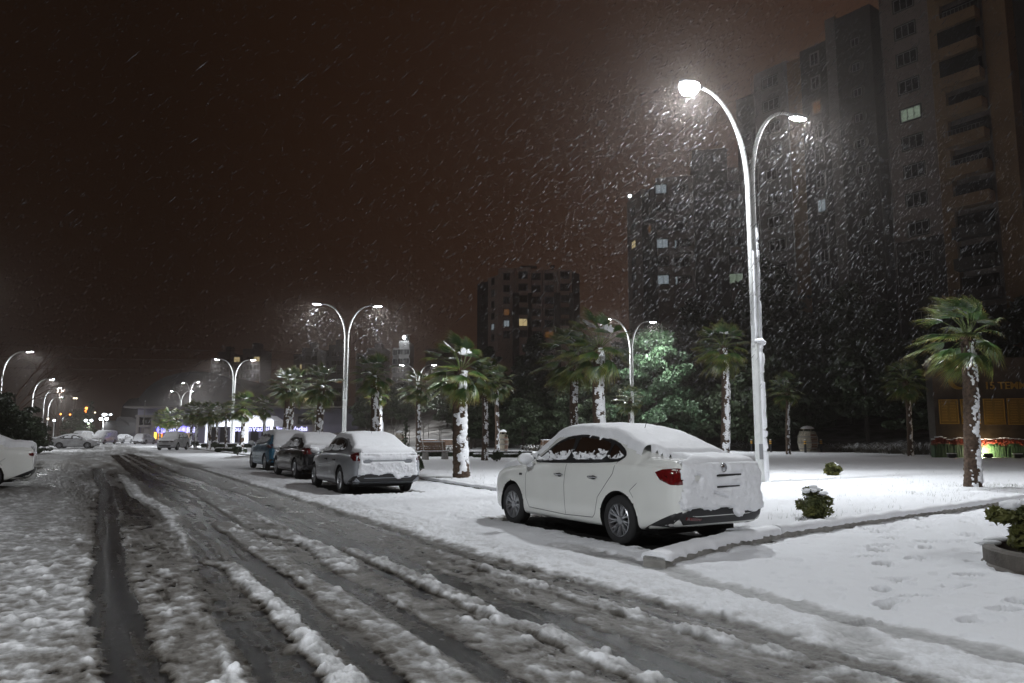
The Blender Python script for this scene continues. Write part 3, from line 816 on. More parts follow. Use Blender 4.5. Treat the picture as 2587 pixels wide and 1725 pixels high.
def well(parent, wx, wr, arch, W, n=24):
    for s in (-1, 1):
        mb = MB(); vs = []; fs = []; i0 = 0
        for k in range(n+1):
            a = -.35+(PI+.7)*k/n
            for y in (s*(W-.012), s*(W-.36)):
                vs.append((wx+(arch-.004)*math.cos(a), y, wr+.01+(arch-.004)*math.sin(a)))
        for k in range(n): fs.append((i0+2*k, i0+2*k+1, i0+2*k+3, i0+2*k+2))
        fs.append(tuple(i0+2*k+1 for k in range(n+1)))
        mb.add(vs, fs); mb.build('wheel_well', M['well'], parent)
SPEC = {}
SPEC['saloon'] = dict(L=4.53, W=.885, wheels=(.985, 3.62), wr=.315, arch=.362,
  top=[(0, .90), (.03, 1.02), (.10, 1.085), (.3, 1.105), (.55, 1.115), (.80, 1.225), (1.1, 1.335), (1.5, 1.43), (2.0, 1.485), (2.35, 1.485), (2.65, 1.435), (3.0, 1.24), (3.33, 1.03), (3.5, .975), (4.0, .90), (4.3, .80), (4.46, .69), (4.53, .60)],
  bot=[(0, .42), (.08, .31), (.3, .26), (.7, .21), (1.5, .185), (3.4, .185), (4.1, .20), (4.4, .24), (4.53, .32)],
  belt=[(0, .98), (.5, 1.02), (1.2, 1.0), (2.2, .965), (3.3, .93), (4.0, .88), (4.53, .62)],
  roofw=[(0, .66), (.4, .72), (.8, .62), (1.3, .585), (2.0, .60), (2.6, .585), (3.2, .62), (3.6, .72), (4.53, .5)],
  plan=[(0, .66), (.015, .76), (.06, .845), (.16, .90), (.4, .95), (.9, .985), (1.6, 1), (3.0, 1), (3.7, .985), (4.1, .93), (4.35, .82), (4.48, .68), (4.53, .55)],
  dlo=[(3.10, .985), (2.90, 1.14), (2.62, 1.305), (2.35, 1.385), (2.0, 1.41), (1.6, 1.385), (1.25, 1.31), (1.02, 1.20), (.95, 1.12), (1.04, 1.045), (1.6, 1.02), (2.4, .995)],
  pillars=((2.12, .045), (1.32, .02)),
  lamp_side=[(.32, .95), (.22, .985), (.06, 1.0), (.0, .99), (0, .80), (.10, .805), (.24, .86)], seams=True)
def vary(base, **k):
    d = dict(SPEC[base]); d.update(k); return d
SPEC['leftcar'] = vary('saloon', lamp_side=[(.13, .92), (0, .94), (0, .84), (.10, .86)])
SPEC['silver'] = vary('saloon', L=4.70, W=.905, wheels=(1.05, 3.86), wr=.32, arch=.365,
  top=[(0, .86), (.03, .98), (.10, 1.02), (.3, 1.035), (.5, 1.05), (.80, 1.18), (1.1, 1.295), (1.5, 1.385), (2.0, 1.425), (2.4, 1.42), (2.75, 1.365), (3.1, 1.19), (3.5, .98), (3.7, .94), (4.2, .86), (4.5, .76), (4.65, .66), (4.70, .58)],
  bot=[(0, .40), (.08, .30), (.3, .26), (.7, .21), (1.5, .185), (3.4, .185), (4.2, .20), (4.6, .24), (4.70, .32)],
  belt=[(0, .93), (.5, .96), (1.2, .955), (2.2, .93), (3.4, .90), (4.1, .84), (4.7, .6)],
  roofw=[(0, .68), (.4, .72), (.8, .62), (1.3, .59), (2.0, .60), (2.7, .585), (3.3, .62), (3.8, .72), (4.7, .5)],
  plan=[(0, .72), (.015, .82), (.06, .88), (.16, .92), (.4, .96), (.9, .985), (1.6, 1), (3.2, 1), (3.8, .985), (4.2, .93), (4.5, .82), (4.65, .68), (4.7, .55)],
  dlo=[(3.30, .945), (3.05, 1.10), (2.75, 1.25), (2.45, 1.325), (2.0, 1.345), (1.6, 1.32), (1.25, 1.245), (1.03, 1.13), (.98, 1.06), (1.08, .99), (1.6, .975), (2.4, .955)],
  pillars=((2.2, .05), (1.38, .02)))
SPEC['hatch'] = vary('saloon', L=4.35, W=.90, wheels=(.86, 3.46), wr=.33, arch=.375,
  top=[(0, .80), (.03, .92), (.10, 1.02), (.25, 1.16), (.42, 1.36), (.6, 1.475), (.9, 1.52), (1.5, 1.55), (2.1, 1.55), (2.5, 1.49), (2.85, 1.30), (3.2, 1.08), (3.4, 1.03), (3.9, .96), (4.15, .86), (4.3, .72), (4.35, .62)],
  bot=[(0, .42), (.08, .33), (.3, .28), (.7, .23), (1.5, .20), (3.3, .20), (3.9, .22), (4.25, .26), (4.35, .34)],
  belt=[(0, .96), (.5, 1.06), (1.2, 1.02), (2.2, .99), (3.1, .96), (3.9, .9), (4.35, .64)],
  roofw=[(0, .66), (.25, .68), (.5, .62), (1.3, .61), (2.0, .62), (2.5, .6), (3.1, .64), (3.5, .74), (4.35, .5)],
  plan=[(0, .76), (.015, .84), (.06, .90), (.16, .94), (.4, .97), (.9, 1), (1.6, 1), (2.9, 1), (3.5, .985), (3.9, .93), (4.2, .80), (4.3, .68), (4.35, .55)],
  dlo=[(3.0, 1.03), (2.75, 1.22), (2.5, 1.38), (2.2, 1.45), (1.6, 1.46), (1.0, 1.42), (.68, 1.33), (.62, 1.22), (.85, 1.10), (1.6, 1.06), (2.4, 1.04)],
  pillars=((1.95, .05), (1.05, .03)),
  lamp_side=[(.62, 1.0), (.40, 1.03), (.1, 1.04), (.0, 1.02), (0, .88), (.3, .90), (.5, .94)])
SPEC['suv'] = vary('hatch', L=4.5, wr=.35, arch=.40, wheels=(.9, 3.55),
  top=[(0, .85), (.03, 1.0), (.10, 1.12), (.25, 1.32), (.42, 1.52), (.6, 1.60), (.9, 1.64), (1.6, 1.66), (2.3, 1.64), (2.7, 1.55), (3.0, 1.34), (3.3, 1.14), (3.5, 1.09), (4.0, 1.03), (4.3, .92), (4.45, .74), (4.5, .64)],
  bot=[(0, .46), (.08, .36), (.3, .30), (.7, .25), (1.5, .23), (3.4, .23), (4.1, .25), (4.4, .30), (4.5, .38)],
  plan=[(0, .78), (.015, .86), (.06, .92), (.16, .95), (.4, .98), (.9, 1), (1.6, 1), (3.0, 1), (3.7, .985), (4.1, .95), (4.35, .85), (4.45, .74), (4.5, .62)],
  roofw=[(0, .66), (.25, .68), (.5, .64), (1.3, .64), (2.0, .65), (2.6, .63), (3.1, .66), (3.5, .76), (4.5, .55)],
  belt=[(0, 1.0), (.5, 1.1), (1.2, 1.08), (2.2, 1.06), (3.1, 1.03), (4.0, .97), (4.5, .66)],
  dlo=[(3.12, 1.12), (2.85, 1.32), (2.6, 1.46), (2.3, 1.54), (1.6, 1.56), (1.0, 1.53), (.62, 1.44), (.6, 1.30), (.85, 1.17), (1.6, 1.13), (2.4, 1.12)])
SPEC['van'] = vary('hatch', L=4.9, W=.97, wr=.33, arch=.38, wheels=(.95, 4.0),
  top=[(0, 1.6), (.03, 1.9), (.10, 2.0), (.3, 2.06), (1.0, 2.09), (2.0, 2.08), (3.0, 2.04), (3.4, 1.95), (3.7, 1.70), (4.1, 1.32), (4.3, 1.2), (4.6, 1.10), (4.8, .92), (4.87, .76), (4.9, .66)],
  bot=[(0, .44), (.08, .36), (.3, .30), (.7, .25), (1.5, .23), (3.8, .23), (4.5, .25), (4.8, .30), (4.9, .38)],
  belt=[(0, 1.18), (1, 1.18), (2.2, 1.16), (3.6, 1.12), (4.3, 1.05), (4.9, .66)],
  roofw=[(0, .82), (.25, .84), (1, .84), (3.0, .82), (3.6, .78), (4.2, .78), (4.9, .6)],
  plan=[(0, .86), (.015, .92), (.06, .96), (.16, .98), (.4, 1), (.9, 1), (1.6, 1), (3.8, 1), (4.3, .98), (4.6, .93), (4.8, .82), (4.87, .74), (4.9, .62)],
  dlo=[(4.0, 1.22), (3.75, 1.52), (3.5, 1.74), (3.3, 1.80), (2.9, 1.80), (2.85, 1.24), (3.3, 1.22)], pillars=(),
  lamp_side=[(.10, 1.2), (.0, 1.2), (0, .8), (.10, .8)])
def car(kind, label, cat, rl, d, paintm, group=None, detail=2, see=False, side_snow=.5, rear_snow=1, roof=.06, face=1, z=0, near_left=True, coat_all=0):
    """rl: ground contact of the near rear wheel, d: heading"""
    S = SPEC[kind]; W = S['W']; L = S['L']
    base = Vector(rl); d = Vector(d).normalized(); lf = Vector((-d.y, d.x))
    o = base-d*S['wheels'][0]-lf*(W-.11)*(1 if near_left else -1)
    t = thing('parked_car', label, cat, (o.x, o.y, z), math.atan2(d.y, d.x), group)
    dx = .03 if detail > 1 else .07
    me = car_body(S, dx, 46 if detail > 1 else 26)
    pj = Proj(me)
    me = bool_wheels(me, S)
    dlo = smooth_poly(S['dlo'], 1)
    panes = []
    xs_ = [9]+[p[0]+p[1] for p in S['pillars']]; xe = [p[0]-p[1] for p in S['pillars']]+[-9]
    inner = grow(S['dlo'], -.042)
    bounds = []
    hi = 99
    for px, hw in S['pillars']: bounds.append((px+hw, hi)); hi = px-hw
    bounds.append((-99, hi))
    for lo, hi_ in bounds:
        pl = clip_x(inner, lo, hi_)
        if len(pl) > 2: panes.append(smooth_poly(pl, 1))
    if see:
        bm = bmesh.new(); bm.from_mesh(me); kill = []
        gp = [grow(p, .012) for p in panes]
        for f in bm.faces:
            c = f.calc_center_median()
            if abs(c.y) > .35 and any(point_in((c.x, c.z), p) for p in gp): kill.append(f)
        # rear and front glass openings let light through
        bmesh.ops.delete(bm, geom=kill, context='FACES'); bm.to_mesh(me); bm.free()
    body = link('body', me, paintm, t)
    for wx in S['wheels']: well(t, wx, S['wr'], S['arch'], W*.98)
    for v in ('L', 'R'):
        patch_obj('window_trim', M['black'], t, [pj.patch(v, dlo, .004, .05, panes)])
        for p in panes:
            patch_obj('side_window', M['glass'] if see else M['glass_dark'], t, [pj.patch(v, p, .001 if see else .006, .06)])
    for wx in S['wheels']:
        for s in (1, -1): wheel(t, wx, s*(W*.985-.105), S['wr'], s, detail, coat_all > 1)
    # rear lamps wrap round the corner
    if S['lamp_side']:
        for v, sg in (('L', 1), ('R', -1)):
            parts = [pj.patch(v, S['lamp_side'], .004, .03)]
            zz = [p[1] for p in S['lamp_side']]; zmx = max(zz); zmn = min(zz)
            b = W*.56
            parts.append(pj.patch('B', [(sg*W*.80, zmx-.02), (sg*b, zmx-.055), (sg*(b+.05), zmn+.06), (sg*W*.80, zmn)], .004, .03))
            patch_obj('tail_light', M['red_lens'], t, parts)
        zz = [p[1] for p in S['lamp_side']]
    # front lamps and grille for cars seen from the front
    zf = S['top'][-3][1]
    for sg in (1, -1):
        patch_obj('headlight', M['chrome'], t, [pj.patch('F', [(sg*W*.42, zf-.06), (sg*W*.80, zf-.03), (sg*W*.78, zf-.16), (sg*W*.46, zf-.14)], .004, .05)])
    patch_obj('grille', M['black'], t, [pj.patch('F', [(-.33, zf-.08), (.33, zf-.08), (.28, zf-.19), (-.28, zf-.19)], .004, .05), pj.patch('F', [(-.55, .48), (.55, .48), (.48, .36), (-.48, .36)], .004, .05)])
    # lower rear valance
    bz = S['bot'][0][1]
    patch_obj('valance', M['black'], t, [pj.patch('B', [(-W*.83, bz+.02), (-W*.6, bz+.10), (W*.6, bz+.10), (W*.83, bz+.02), (W*.70, bz-.09), (-W*.70, bz-.09)], .006, .05),
      pj.patch('L', [(.02, bz+.07), (.42, S['bot'][2][1]+.05), (.60, S['bot'][3][1]+.02), (.3, S['bot'][2][1]-.0), (.02, bz-.1)], .006, .05), pj.patch('R', [(.02, bz+.07), (.42, S['bot'][2][1]+.05), (.60, S['bot'][3][1]+.02), (.3, S['bot'][2][1]-.0), (.02, bz-.1)], .006, .05)])
    mb = MB(); mb.box((L/2, 0, S['bot'][4][1]+.02), (L*.8, W*1.5, .06)); mb.build('underbody', M['well'], t)
    # mirrors
    mx = S['dlo'][0][0]-.10; mz = S['dlo'][0][1]+.055
    for sg in (1, -1):
        mb = MB(); mb.ellipsoid((mx+.03, sg*(W+.11), mz), (.075, .125, .085), 16, 10); mb.tube([(mx, sg*(W*.93), mz-.06), (mx+.01, sg*(W+.05), mz-.045)], .022, 8)
        h = mb.build('wing_mirror', paintm, t, True)
        mb = MB(); mb.ellipsoid((mx-.012, sg*(W+.11), mz+.008), (.066, .118, .085), 14, 10, .05); mb.ellipsoid((mx-.0, sg*(W+.04), mz-.085), (.04, .06, .045), 10, 6, .05); mb.build('snow_on_mirror', M['snow'], h, True)
    # door seams and handles
    if S.get('seams') and detail > 1:
        b0 = S['bot'][5][1]
        pr = []; fx = S['dlo'][0][0]
        for v in ('L', 'R'):
            bp = S['pillars'][0][0]; az = S['wr']+S['arch']
            rr = S['wheels'][0]; ar = S['arch']+.05
            lines = [[(fx+.02, S['dlo'][0][1]-.03), (fx+.10, .80), (fx+.08, .45), (fx+.0, b0+.13), (bp+.04, b0+.10)],
                     [(bp+.02, S['dlo'][-1][1]), (bp+.045, .7), (bp+.02, b0+.11)],
                     [(bp+.04, b0+.10), (rr+ar*1.28, b0+.12), (rr+ar*1.15, b0+.17), (rr+ar*.98, .58), (rr+ar*.70, .70), (rr+.10, .90), (rr+.06, S['dlo'][8][1]-.05)]]
            for ln in lines: pr.append(pj.strip(v, ln, .008, .0015, .03))
            pr.append(pj.strip(v, [(.62, .80), (.75, .70), (rr+.0-.30, .62)], .006, .0015, .03))
        [patch_obj('door_seam', M['black'], t, [q_]) for q_ in pr]
        for v, sg in (('L', 1), ('R', -1)):
            for hx in (S['pillars'][0][0]+.17, S['wheels'][0]+.50):
                hz = S['dlo'][-1][1]-.155
                o2, dd = pj.frame(v, hx, hz); h = pj.hit(o2, dd, .0)
                if h is None: continue
                mb = MB(); mb.tube([(hx-.09, h.y+sg*.004, hz), (hx-.075, h.y+sg*.034, hz+.002), (hx, h.y+sg*.042, hz+.004), (hx+.075, h.y+sg*.034, hz+.002), (hx+.09, h.y+sg*.004, hz)], [.010, .014, .015, .014, .010], 8)
                mb.build('door_handle', M['chrome'] if see else M['black'], t, True)
                mb = MB(); mb.ellipsoid((hx, h.y+sg*.002, hz-.005), (.055, .006, .028), 12, 6); mb.build('handle_recess', M['black'], t, True)
    # aerial
    mb = MB(); ax = 1.45 if kind != 'van' else 2.6; az = float(interp(*zip(*S['top']), [ax])[0]); mb.tube([(ax, 0, az), (ax-.02, 0, az+.06)], .013, 8); mb.tube([(ax-.02, 0, az+.05), (ax-.16, 0, az+.36)], .004, 6); mb.build('aerial', M['black'], t)
    # interior
    if see:
        for sx, n in ((2.15, 2), (1.20, 3)):
            for k in range(n):
                y = (-.36, .36)[k] if n == 2 else (-.42, 0, .42)[k]
                mb = MB(); mb.box((sx-.05, y, .85), (.14, .46 if n == 2 else .40, .55), M4=Matrix.Rotation(-.2, 3, 'Y')); mb.ellipsoid((sx-.15, y, 1.22), (.065, .135, .10), 12, 8); mb.box((sx-.13, y, 1.12), (.02, .12, .1)); mb.box((sx+.2, y, .6), (.5, .46 if n == 2 else .4, .12))
                mb.build('seat', M['seat'], t)
        mb = MB(); mb.box((3.0, 0, .86), (.5, 1.4, .22)); mb.box((.75, 0, 1.02), (.5, 1.3, .04)); mb.box((2.2, 0, .38), (2.8, 1.5, .04)); mb.build('dashboard', M['seat'], t)
        mb = MB(); mb.tube([(2.62+.19*math.sin(a)*.4, .37+.19*math.cos(a), .99+.19*math.sin(a)) for a in [2*PI*k/24 for k in range(25)]], .014, 6); mb.build('steering_wheel', M['black'], t)
    # ---------------------------------------------------------------- snow
    topi = lambda x: interp(*zip(*S['top']), x)
    st = .03 if detail > 1 else .07
    pw = lambda A: interp(*zip(*S['roofw']), np.clip(A, 0, L)); wd = lambda A: interp(*zip(*S['plan']), np.clip(A, 0, L))*W
    gl = lambda A: sstep(.05, .2, topi(np.clip(A, 0, L))-interp(*zip(*S['belt']), np.clip(A, 0, L)))
    def tmask(A, B):
        half = pw(A)*gl(A)*1.02+wd(A)*.86*(1-gl(A)); nz = (fbm(A*5+3, B*5+7, 91, 3)-.5)*.10
        m = np.minimum(half+nz*.8-np.abs(B), np.minimum(A-.02, L-.20-A))
        if kind == 'saloon' and see:      # slab broken off over the left corner of the boot lid
            br = np.hypot((A-.42)*1.0, (B-.60)*1.1)-.30+nz*1.2
            br = np.maximum(br, -(B-.32))
            m = np.minimum(m, np.where(A < .72, np.maximum(br, -.2), 9))
            # crack between rear window slab and boot lid
            m = np.minimum(m, np.abs(A-.56-.05*B+nz*.15)*1.3-.012)
        return m
    def tth(A, B):
        return roof*(.75+.7*fbm(A*2.3, B*2.6, 92, 3)-.12*sstep(.6, .2, A)*(1 if see else 0)) + .012*fbm(A*11, B*11, 93, 3)-(roof*.45*sstep(.62, .45, A) if see else 0)
    snow_cover('snow_on_top', pj, t, 'T', (0, L, -W, W), st, tth, mask=tmask, rnd=.09)
    if rear_snow:
        bz_ = S['bot'][0][1]; zt_ = S['top'][2][1]-.03
        def rmask(A, B):
            nz = fbm(A*4+9, B*5, 95, 4)-.5; m = np.minimum(np.minimum(W*(.80 if rear_snow > .9 else .6)-np.abs(A)+nz*.22, zt_-B), B-bz_-.06+nz*.25)
            if kind == 'saloon' and see:
                m = np.minimum(m, .70-A+nz*.3+sstep(.75, .62, B)*.08)            # left lamp clear
                for pz, px0, px1 in ((.90, -.33, .12), (.765, -.30, .12)):
                    m = np.minimum(m, np.maximum(np.maximum(np.abs(B-pz+.03*A)-.012, px0-A), A-px1)*1.0+.0)
                m = np.minimum(m, np.abs(B-.645-.04*np.sin(A*7)-.06*nz)*1.2+.45*sstep(.1, .5, np.abs(A-.05))-.010)
                m = np.minimum(m, np.hypot(A+.0+.04, B-.995)-.062)
                m = np.minimum(m, np.hypot((A-.42)*.7, B-.88)-.03+nz*.04)
            elif kind == 'silver':
                m = np.minimum(m, np.abs(B-.80)*1.0-.012+sstep(.45, .6, np.abs(A))*.3)
                for s in (-1, 1):
                    m = np.minimum(m, np.hypot((A-s*.50)*.45, (B-.79-.06*(abs(0)))*1.0)-.045+nz*.05)
                    m = np.minimum(m, np.hypot((A-s*.78)*.8, (B-.83)*1.0)-.07+nz*.05)
                m = np.minimum(m, np.abs(B-.93-.05*nz)*1.2-.004+.5*sstep(.0, .3, fbm(A*3, B*0, 96, 2)-.38))
            elif kind == 'hatch':
                m = np.minimum(m, np.maximum(B-1.07, .83-B-nz*.2)+nz*.1)
            return m
        def rth(A, B): return .016+.030*fbm(A*5, B*6, 97, 4)+(.02*fbm(A*2, B*2.5, 98, 2))+domes(A, B, .05, 99, .5)*.02
        snow_cover('snow_on_tail', pj, t, 'B', (-W, W, bz_-.05, zt_+.05), .02 if detail > 1 else .05, rth, mask=rmask, rnd=.03)
        if kind == 'hatch' or kind == 'suv':
            pass
    if side_snow:
        for v in ('L', 'R'):
            for p in panes:
                zs = [q[1] for q in p]; zlo, zhi = min(zs), max(zs)
                def wm(A, B, p=p, zlo=zlo, zhi=zhi):
                    inside = in_poly(A, B, p); hh = zlo+(zhi-zlo)*(side_snow+.35*(fbm(A*5, B*0+3, 81, 3)-.5)+.30*(fbm(A*22, B*2, 82, 2)-.5))
                    m = (hh-B)+(fbm(A*30, B*18, 89, 2)-.5)*.10; m = np.minimum(m, (fbm(A*48, B*26, 83, 3)-.36)*.3+.1*(hh-B > .05))
                    if side_snow > .9 and detail < 2: m = np.full_like(A, .1)
                    return np.where(inside, m, -1)
                snow_cover('snow_on_window', pj, t, v, (min(q[0] for q in p), max(q[0] for q in p), zlo, zhi), .011 if detail > 1 else .05, lambda A, B: .003+.008*fbm(A*18, B*9, 84, 3)+domes(A, B, .05, 85, .3)*.12, mask=wm, rnd=.02)
    if coat_all:
        def cm(A, B): return np.where((B > S['wr']+.1) | True, (fbm(A*1.8, B*3, 86, 3)-.42+.25*(coat_all-1))*.4, 0)
        for v in ('L', 'R'): snow_cover('snow_on_side', pj, t, v, (.15, L-.15, .35, S['top'][8][1]-.1), .05, lambda A, B: .012+.01*fbm(A*5, B*5, 87, 2), mask=lambda A, B: np.where(np.minimum(np.hypot(A-S['wheels'][0], B-S['wr']), np.hypot(A-S['wheels'][1], B-S['wr'])) < S['arch']+.02, -1, cm(A, B)), rnd=.05)
    return t, pj, S
def clip_x(poly, lo, hi):
    def half(pl, f, xx):
        out = []; n = len(pl)
        for i in range(n):
            a = pl[i]; b = pl[(i+1) % n]; ia = f(a[0]); ib = f(b[0])
            if ia: out.append(a)
            if ia != ib:
                k = (xx-a[0])/(b[0]-a[0]); out.append((xx, a[1]+(b[1]-a[1])*k))
        return out
    pl = half(poly, lambda x: x >= lo, lo); return half(pl, lambda x: x <= hi, hi) if pl else []
M['p_white'] = paint('white_paint', (.80, .81, .78), .2, dirt=.05)
M['p_silver'] = paint('silver_paint', (.36, .38, .41), .3, .35)
M['p_black'] = paint('black_paint', (.012, .012, .014), .2)
M['p_blue'] = paint('blue_paint', (.03, .16, .27), .25, .2)
M['p_grey'] = paint('grey_paint', (.20, .21, .23), .35, .2)
M['p_vanwhite'] = paint('van_white', (.50, .50, .47), .4)
wt, wpj, WS = car('saloon', 'white saloon in the foreground, snow on roof and rear window, one red tail light clear', 'car', WHITE_RL, WHITE_D, M['p_white'], 'cars parked along the kerb', see=True, side_snow=.36, roof=.075)
# details of the near car's tail
h = wpj.hit((-3, .0-.04, .995), (1, 0, 0), .012)
mb = MB()
def ringpts(c, ry, rz, n=28): return [(c[0], c[1]+ry*math.cos(2*PI*k/n), c[2]+rz*math.sin(2*PI*k/n)) for k in range(n+1)]
mb.tube(ringpts(h, .052, .052), .007, 8, False); mb.ellipsoid(h+Vector((.004, 0, 0)), (.008, .042, .042), 16, 8); mb.build('badge', M['chrome'], wt, True)
for z_ in (.905, .765):
    patch_obj('number_plate_frame', M['black'], wt, [wpj.patch('B', [(-.33, z_+.012), (.14, z_+.012), (.14, z_-.012), (-.33, z_-.012)], .014, .05)])
patch_obj('reflector', M['red_lens'], wt, [wpj.patch('B', [(.62, .43), (.36, .40), (.37, .37), (.62, .395)], .012, .04)])
for (x_, z_) in ((3.35, .80),):
    for v in ('L',): patch_obj('side_repeater', M['black'], wt, [wpj.patch(v, [(x_-.05, z_-.016), (x_+.05, z_-.016), (x_+.045, z_+.016), (x_-.045, z_+.016)], .004, .03)])
car('silver', 'silver saloon, its boot and bumper plastered with snow, red lamps showing through', 'car', SILV_RL, SILV_D, M['p_silver'], 'cars parked along the kerb', side_snow=.45, roof=.06)
car('silver', 'black saloon parked between the silver saloon and the blue hatchback', 'car', BLK_RL, BLK_D, M['p_black'], 'cars parked along the kerb', side_snow=.75, roof=.06, rear_snow=.8)
car('hatch', 'blue hatchback with snow on roof and rear window, farthest of the row by the kerb', 'car', BLUE_RL, BLUE_D, M['p_blue'], 'cars parked along the kerb', side_snow=.8, roof=.06)
# ================================================================== PALMS
def leaf_mat():
    m, t, b = newmat('palm_leaf'); N = t.nodes.new; L = t.links.new
    a = N('ShaderNodeAttribute'); a.attribute_name = 'tip'
    r = N('ShaderNodeValToRGB'); e = r.color_ramp.elements
    e[0].position = .25; e[0].color = (.042, .092, .024, 1); e[1].position = 1; e[1].color = (.26, .13, .04, 1)
    k = e.new(.72); k.color = (.17, .19, .045, 1)
    L(a.outputs['Fac'], r.inputs[0]); L(r.outputs[0], b.inputs['Base Color']); b.inputs['Roughness'].default_value = .32
    return m
M['palm_leaf'] = leaf_mat()
M['palm_bark'] = mat('palm_fibre', (.075, .048, .032), .95, noise=.5, scale=16, bump=1, bscale=50)
M['petiole'] = mat('petiole', (.11, .15, .04), .5)
def fan(V, Fs, T, base, d, up, R, seed, wind, droop, nseg=22, spread=2.2, SN=None, snow=0):
    """one folded fan blade: strips from the hub outwards"""
    rnd = random.Random(seed); side = d.cross(up).normalized(); up = side.cross(d).normalized()
    for i in range(nseg):
        a = spread*(i/(nseg-1)-.5)*1.0; dr = (d*math.cos(a)+side*math.sin(a)).normalized(); LL = R*(1-.25*abs(a)/1.3)*rnd.uniform(.85, 1.06)
        tn = up.cross(dr).normalized(); wmax = LL*spread/nseg*.62; K = 6; i0 = len(V); brown = rnd.random()
        for k in range(K):
            s = k/(K-1); p = base+dr*LL*s
            p = p+Vector((0, 0, -1))*droop*LL*max(0, s-.45)**2*(1.6+rnd.uniform(-.3, .5))-up*(a*a*.10*LL*s)
            p = p+wind*LL*(s**2)*(.7+.3*rnd.random())
            w = wmax*(s*1.95 if s < .42 else (1-s)*1.44*(1-.45*(s-.42)/.58)+.012); fold = up*w*.35
            V.extend([p-tn*w+fold, p-fold*.3, p+tn*w+fold]); T.extend([min(1, max(0, s*1.15-.35+brown*.30))]*3)
        for k in range(K-1):
            Fs.append((i0+3*k, i0+3*k+1, i0+3*k+4, i0+3*k+3)); Fs.append((i0+3*k+1, i0+3*k+2, i0+3*k+5, i0+3*k+4))
        if SN is not None and snow > 0:
            q = []; ls = snow*rnd.uniform(.6, 1.15)
            K2 = 5
            for k in range(K2):
                s = ls*k/(K2-1); p = base+dr*LL*s+Vector((0, 0, -1))*droop*LL*max(0, s-.45)**2*1.6+wind*LL*(s**2)*.85-up*(a*a*.10*LL*s)
                w = wmax*(s*2.0 if s < .5 else (1-s)*2.0+.02)*1.0+.006; hgt = .028*math.sqrt(max(0, 1-k/(K2-1)*.9))
                q.append([p-tn*w+up*.006, p+up*(hgt+.006), p+tn*w+up*.006])
            j0 = len(SN.v); SN.v.extend([tuple(x) for r_ in q for x in r_])
            for k in range(K2-1):
                SN.f.append((j0+3*k, j0+3*k+1, j0+3*k+4, j0+3*k+3)); SN.f.append((j0+3*k+1, j0+3*k+2, j0+3*k+5, j0+3*k+4))
def crown_meshes(seed, nleaf=26, lean=1.0, snowy=4):
    rnd = random.Random(seed); V = []; Fs = []; T = []; SN = MB(); st = MB()
    wind = Vector((-.22, -.02, -.02))*lean
    for i in range(nleaf):
        az = i*2.39996+rnd.uniform(-.25, .25); el = math.radians(78-135*(i/(nleaf-1))**1.05+rnd.uniform(-9, 9))
        L = rnd.uniform(.62, .85)*(1 if el > -.3 else .8)
        h = Vector((math.cos(az)*math.cos(el), math.sin(az)*math.cos(el), math.sin(el)))
        p0 = Vector((0, 0, -.02)); p1 = p0+h*L*.5+Vector((0, 0, .03)); p2 = p0+h*L+wind*.30*L+Vector((0, 0, -.05*L))
        st.tube([p0, p1, p2], [.016, .011, .008], 5)
        d = (p2-p1).normalized()*.9+Vector((0, 0, -.18)); d = (d+wind*.9).normalized(); up = (Vector((0, 0, 1))*.9+h*.5).normalized()
        if abs(d.dot(up)) > .97: up = Vector((1, 0, 0))
        sn = rnd.uniform(.45, .7) if (i in (1, 3, 6, 9, 11, 14)[:snowy]) else 0
        fan(V, Fs, T, p2, d, up, rnd.uniform(.58, .74), seed*100+i, wind*rnd.uniform(.6, 1.3), rnd.uniform(.08, .55), SN=SN, snow=sn)
    me = bpy.data.meshes.new('crown'); me.from_pydata([tuple(v) for v in V], [], Fs); me.update()
    at = me.attributes.new('tip', 'FLOAT', 'POINT'); at.data.foreach_set('value', T); me.materials.append(M['palm_leaf'])
    hb = MB()                                         # fibrous heart with hanging old leaves
    hb.ellipsoid((0, 0, -.18), (.17, .17, .30), 14, 10, .14)
    for k in range(90):
        a = rnd.uniform(0, 6.28); z = rnd.uniform(-.42, .06); r = .16; p = Vector((r*math.cos(a), r*math.sin(a), z)); q = p+Vector((math.cos(a)*.10, math.sin(a)*.10, rnd.uniform(-.16, .1)))
        w = Vector((-math.sin(a), math.cos(a), 0))*.018; hb.add([p-w, p+w, q], [(0, 1, 2)])
    return me, SN.mesh('leaf_snow', True), st.mesh('leaf_stalks'), hb.mesh('crown_heart')
CR = [crown_meshes(s, n, l, k) for s, n, l, k in ((1, 36, .7, 4), (2, 33, 1.0, 5), (3, 38, .6, 3), (4, 34, 1.7, 4))]
for c in CR: c[1].materials.append(M['snow']); c[2].materials.append(M['petiole']); c[3].materials.append(M['palm_bark'])
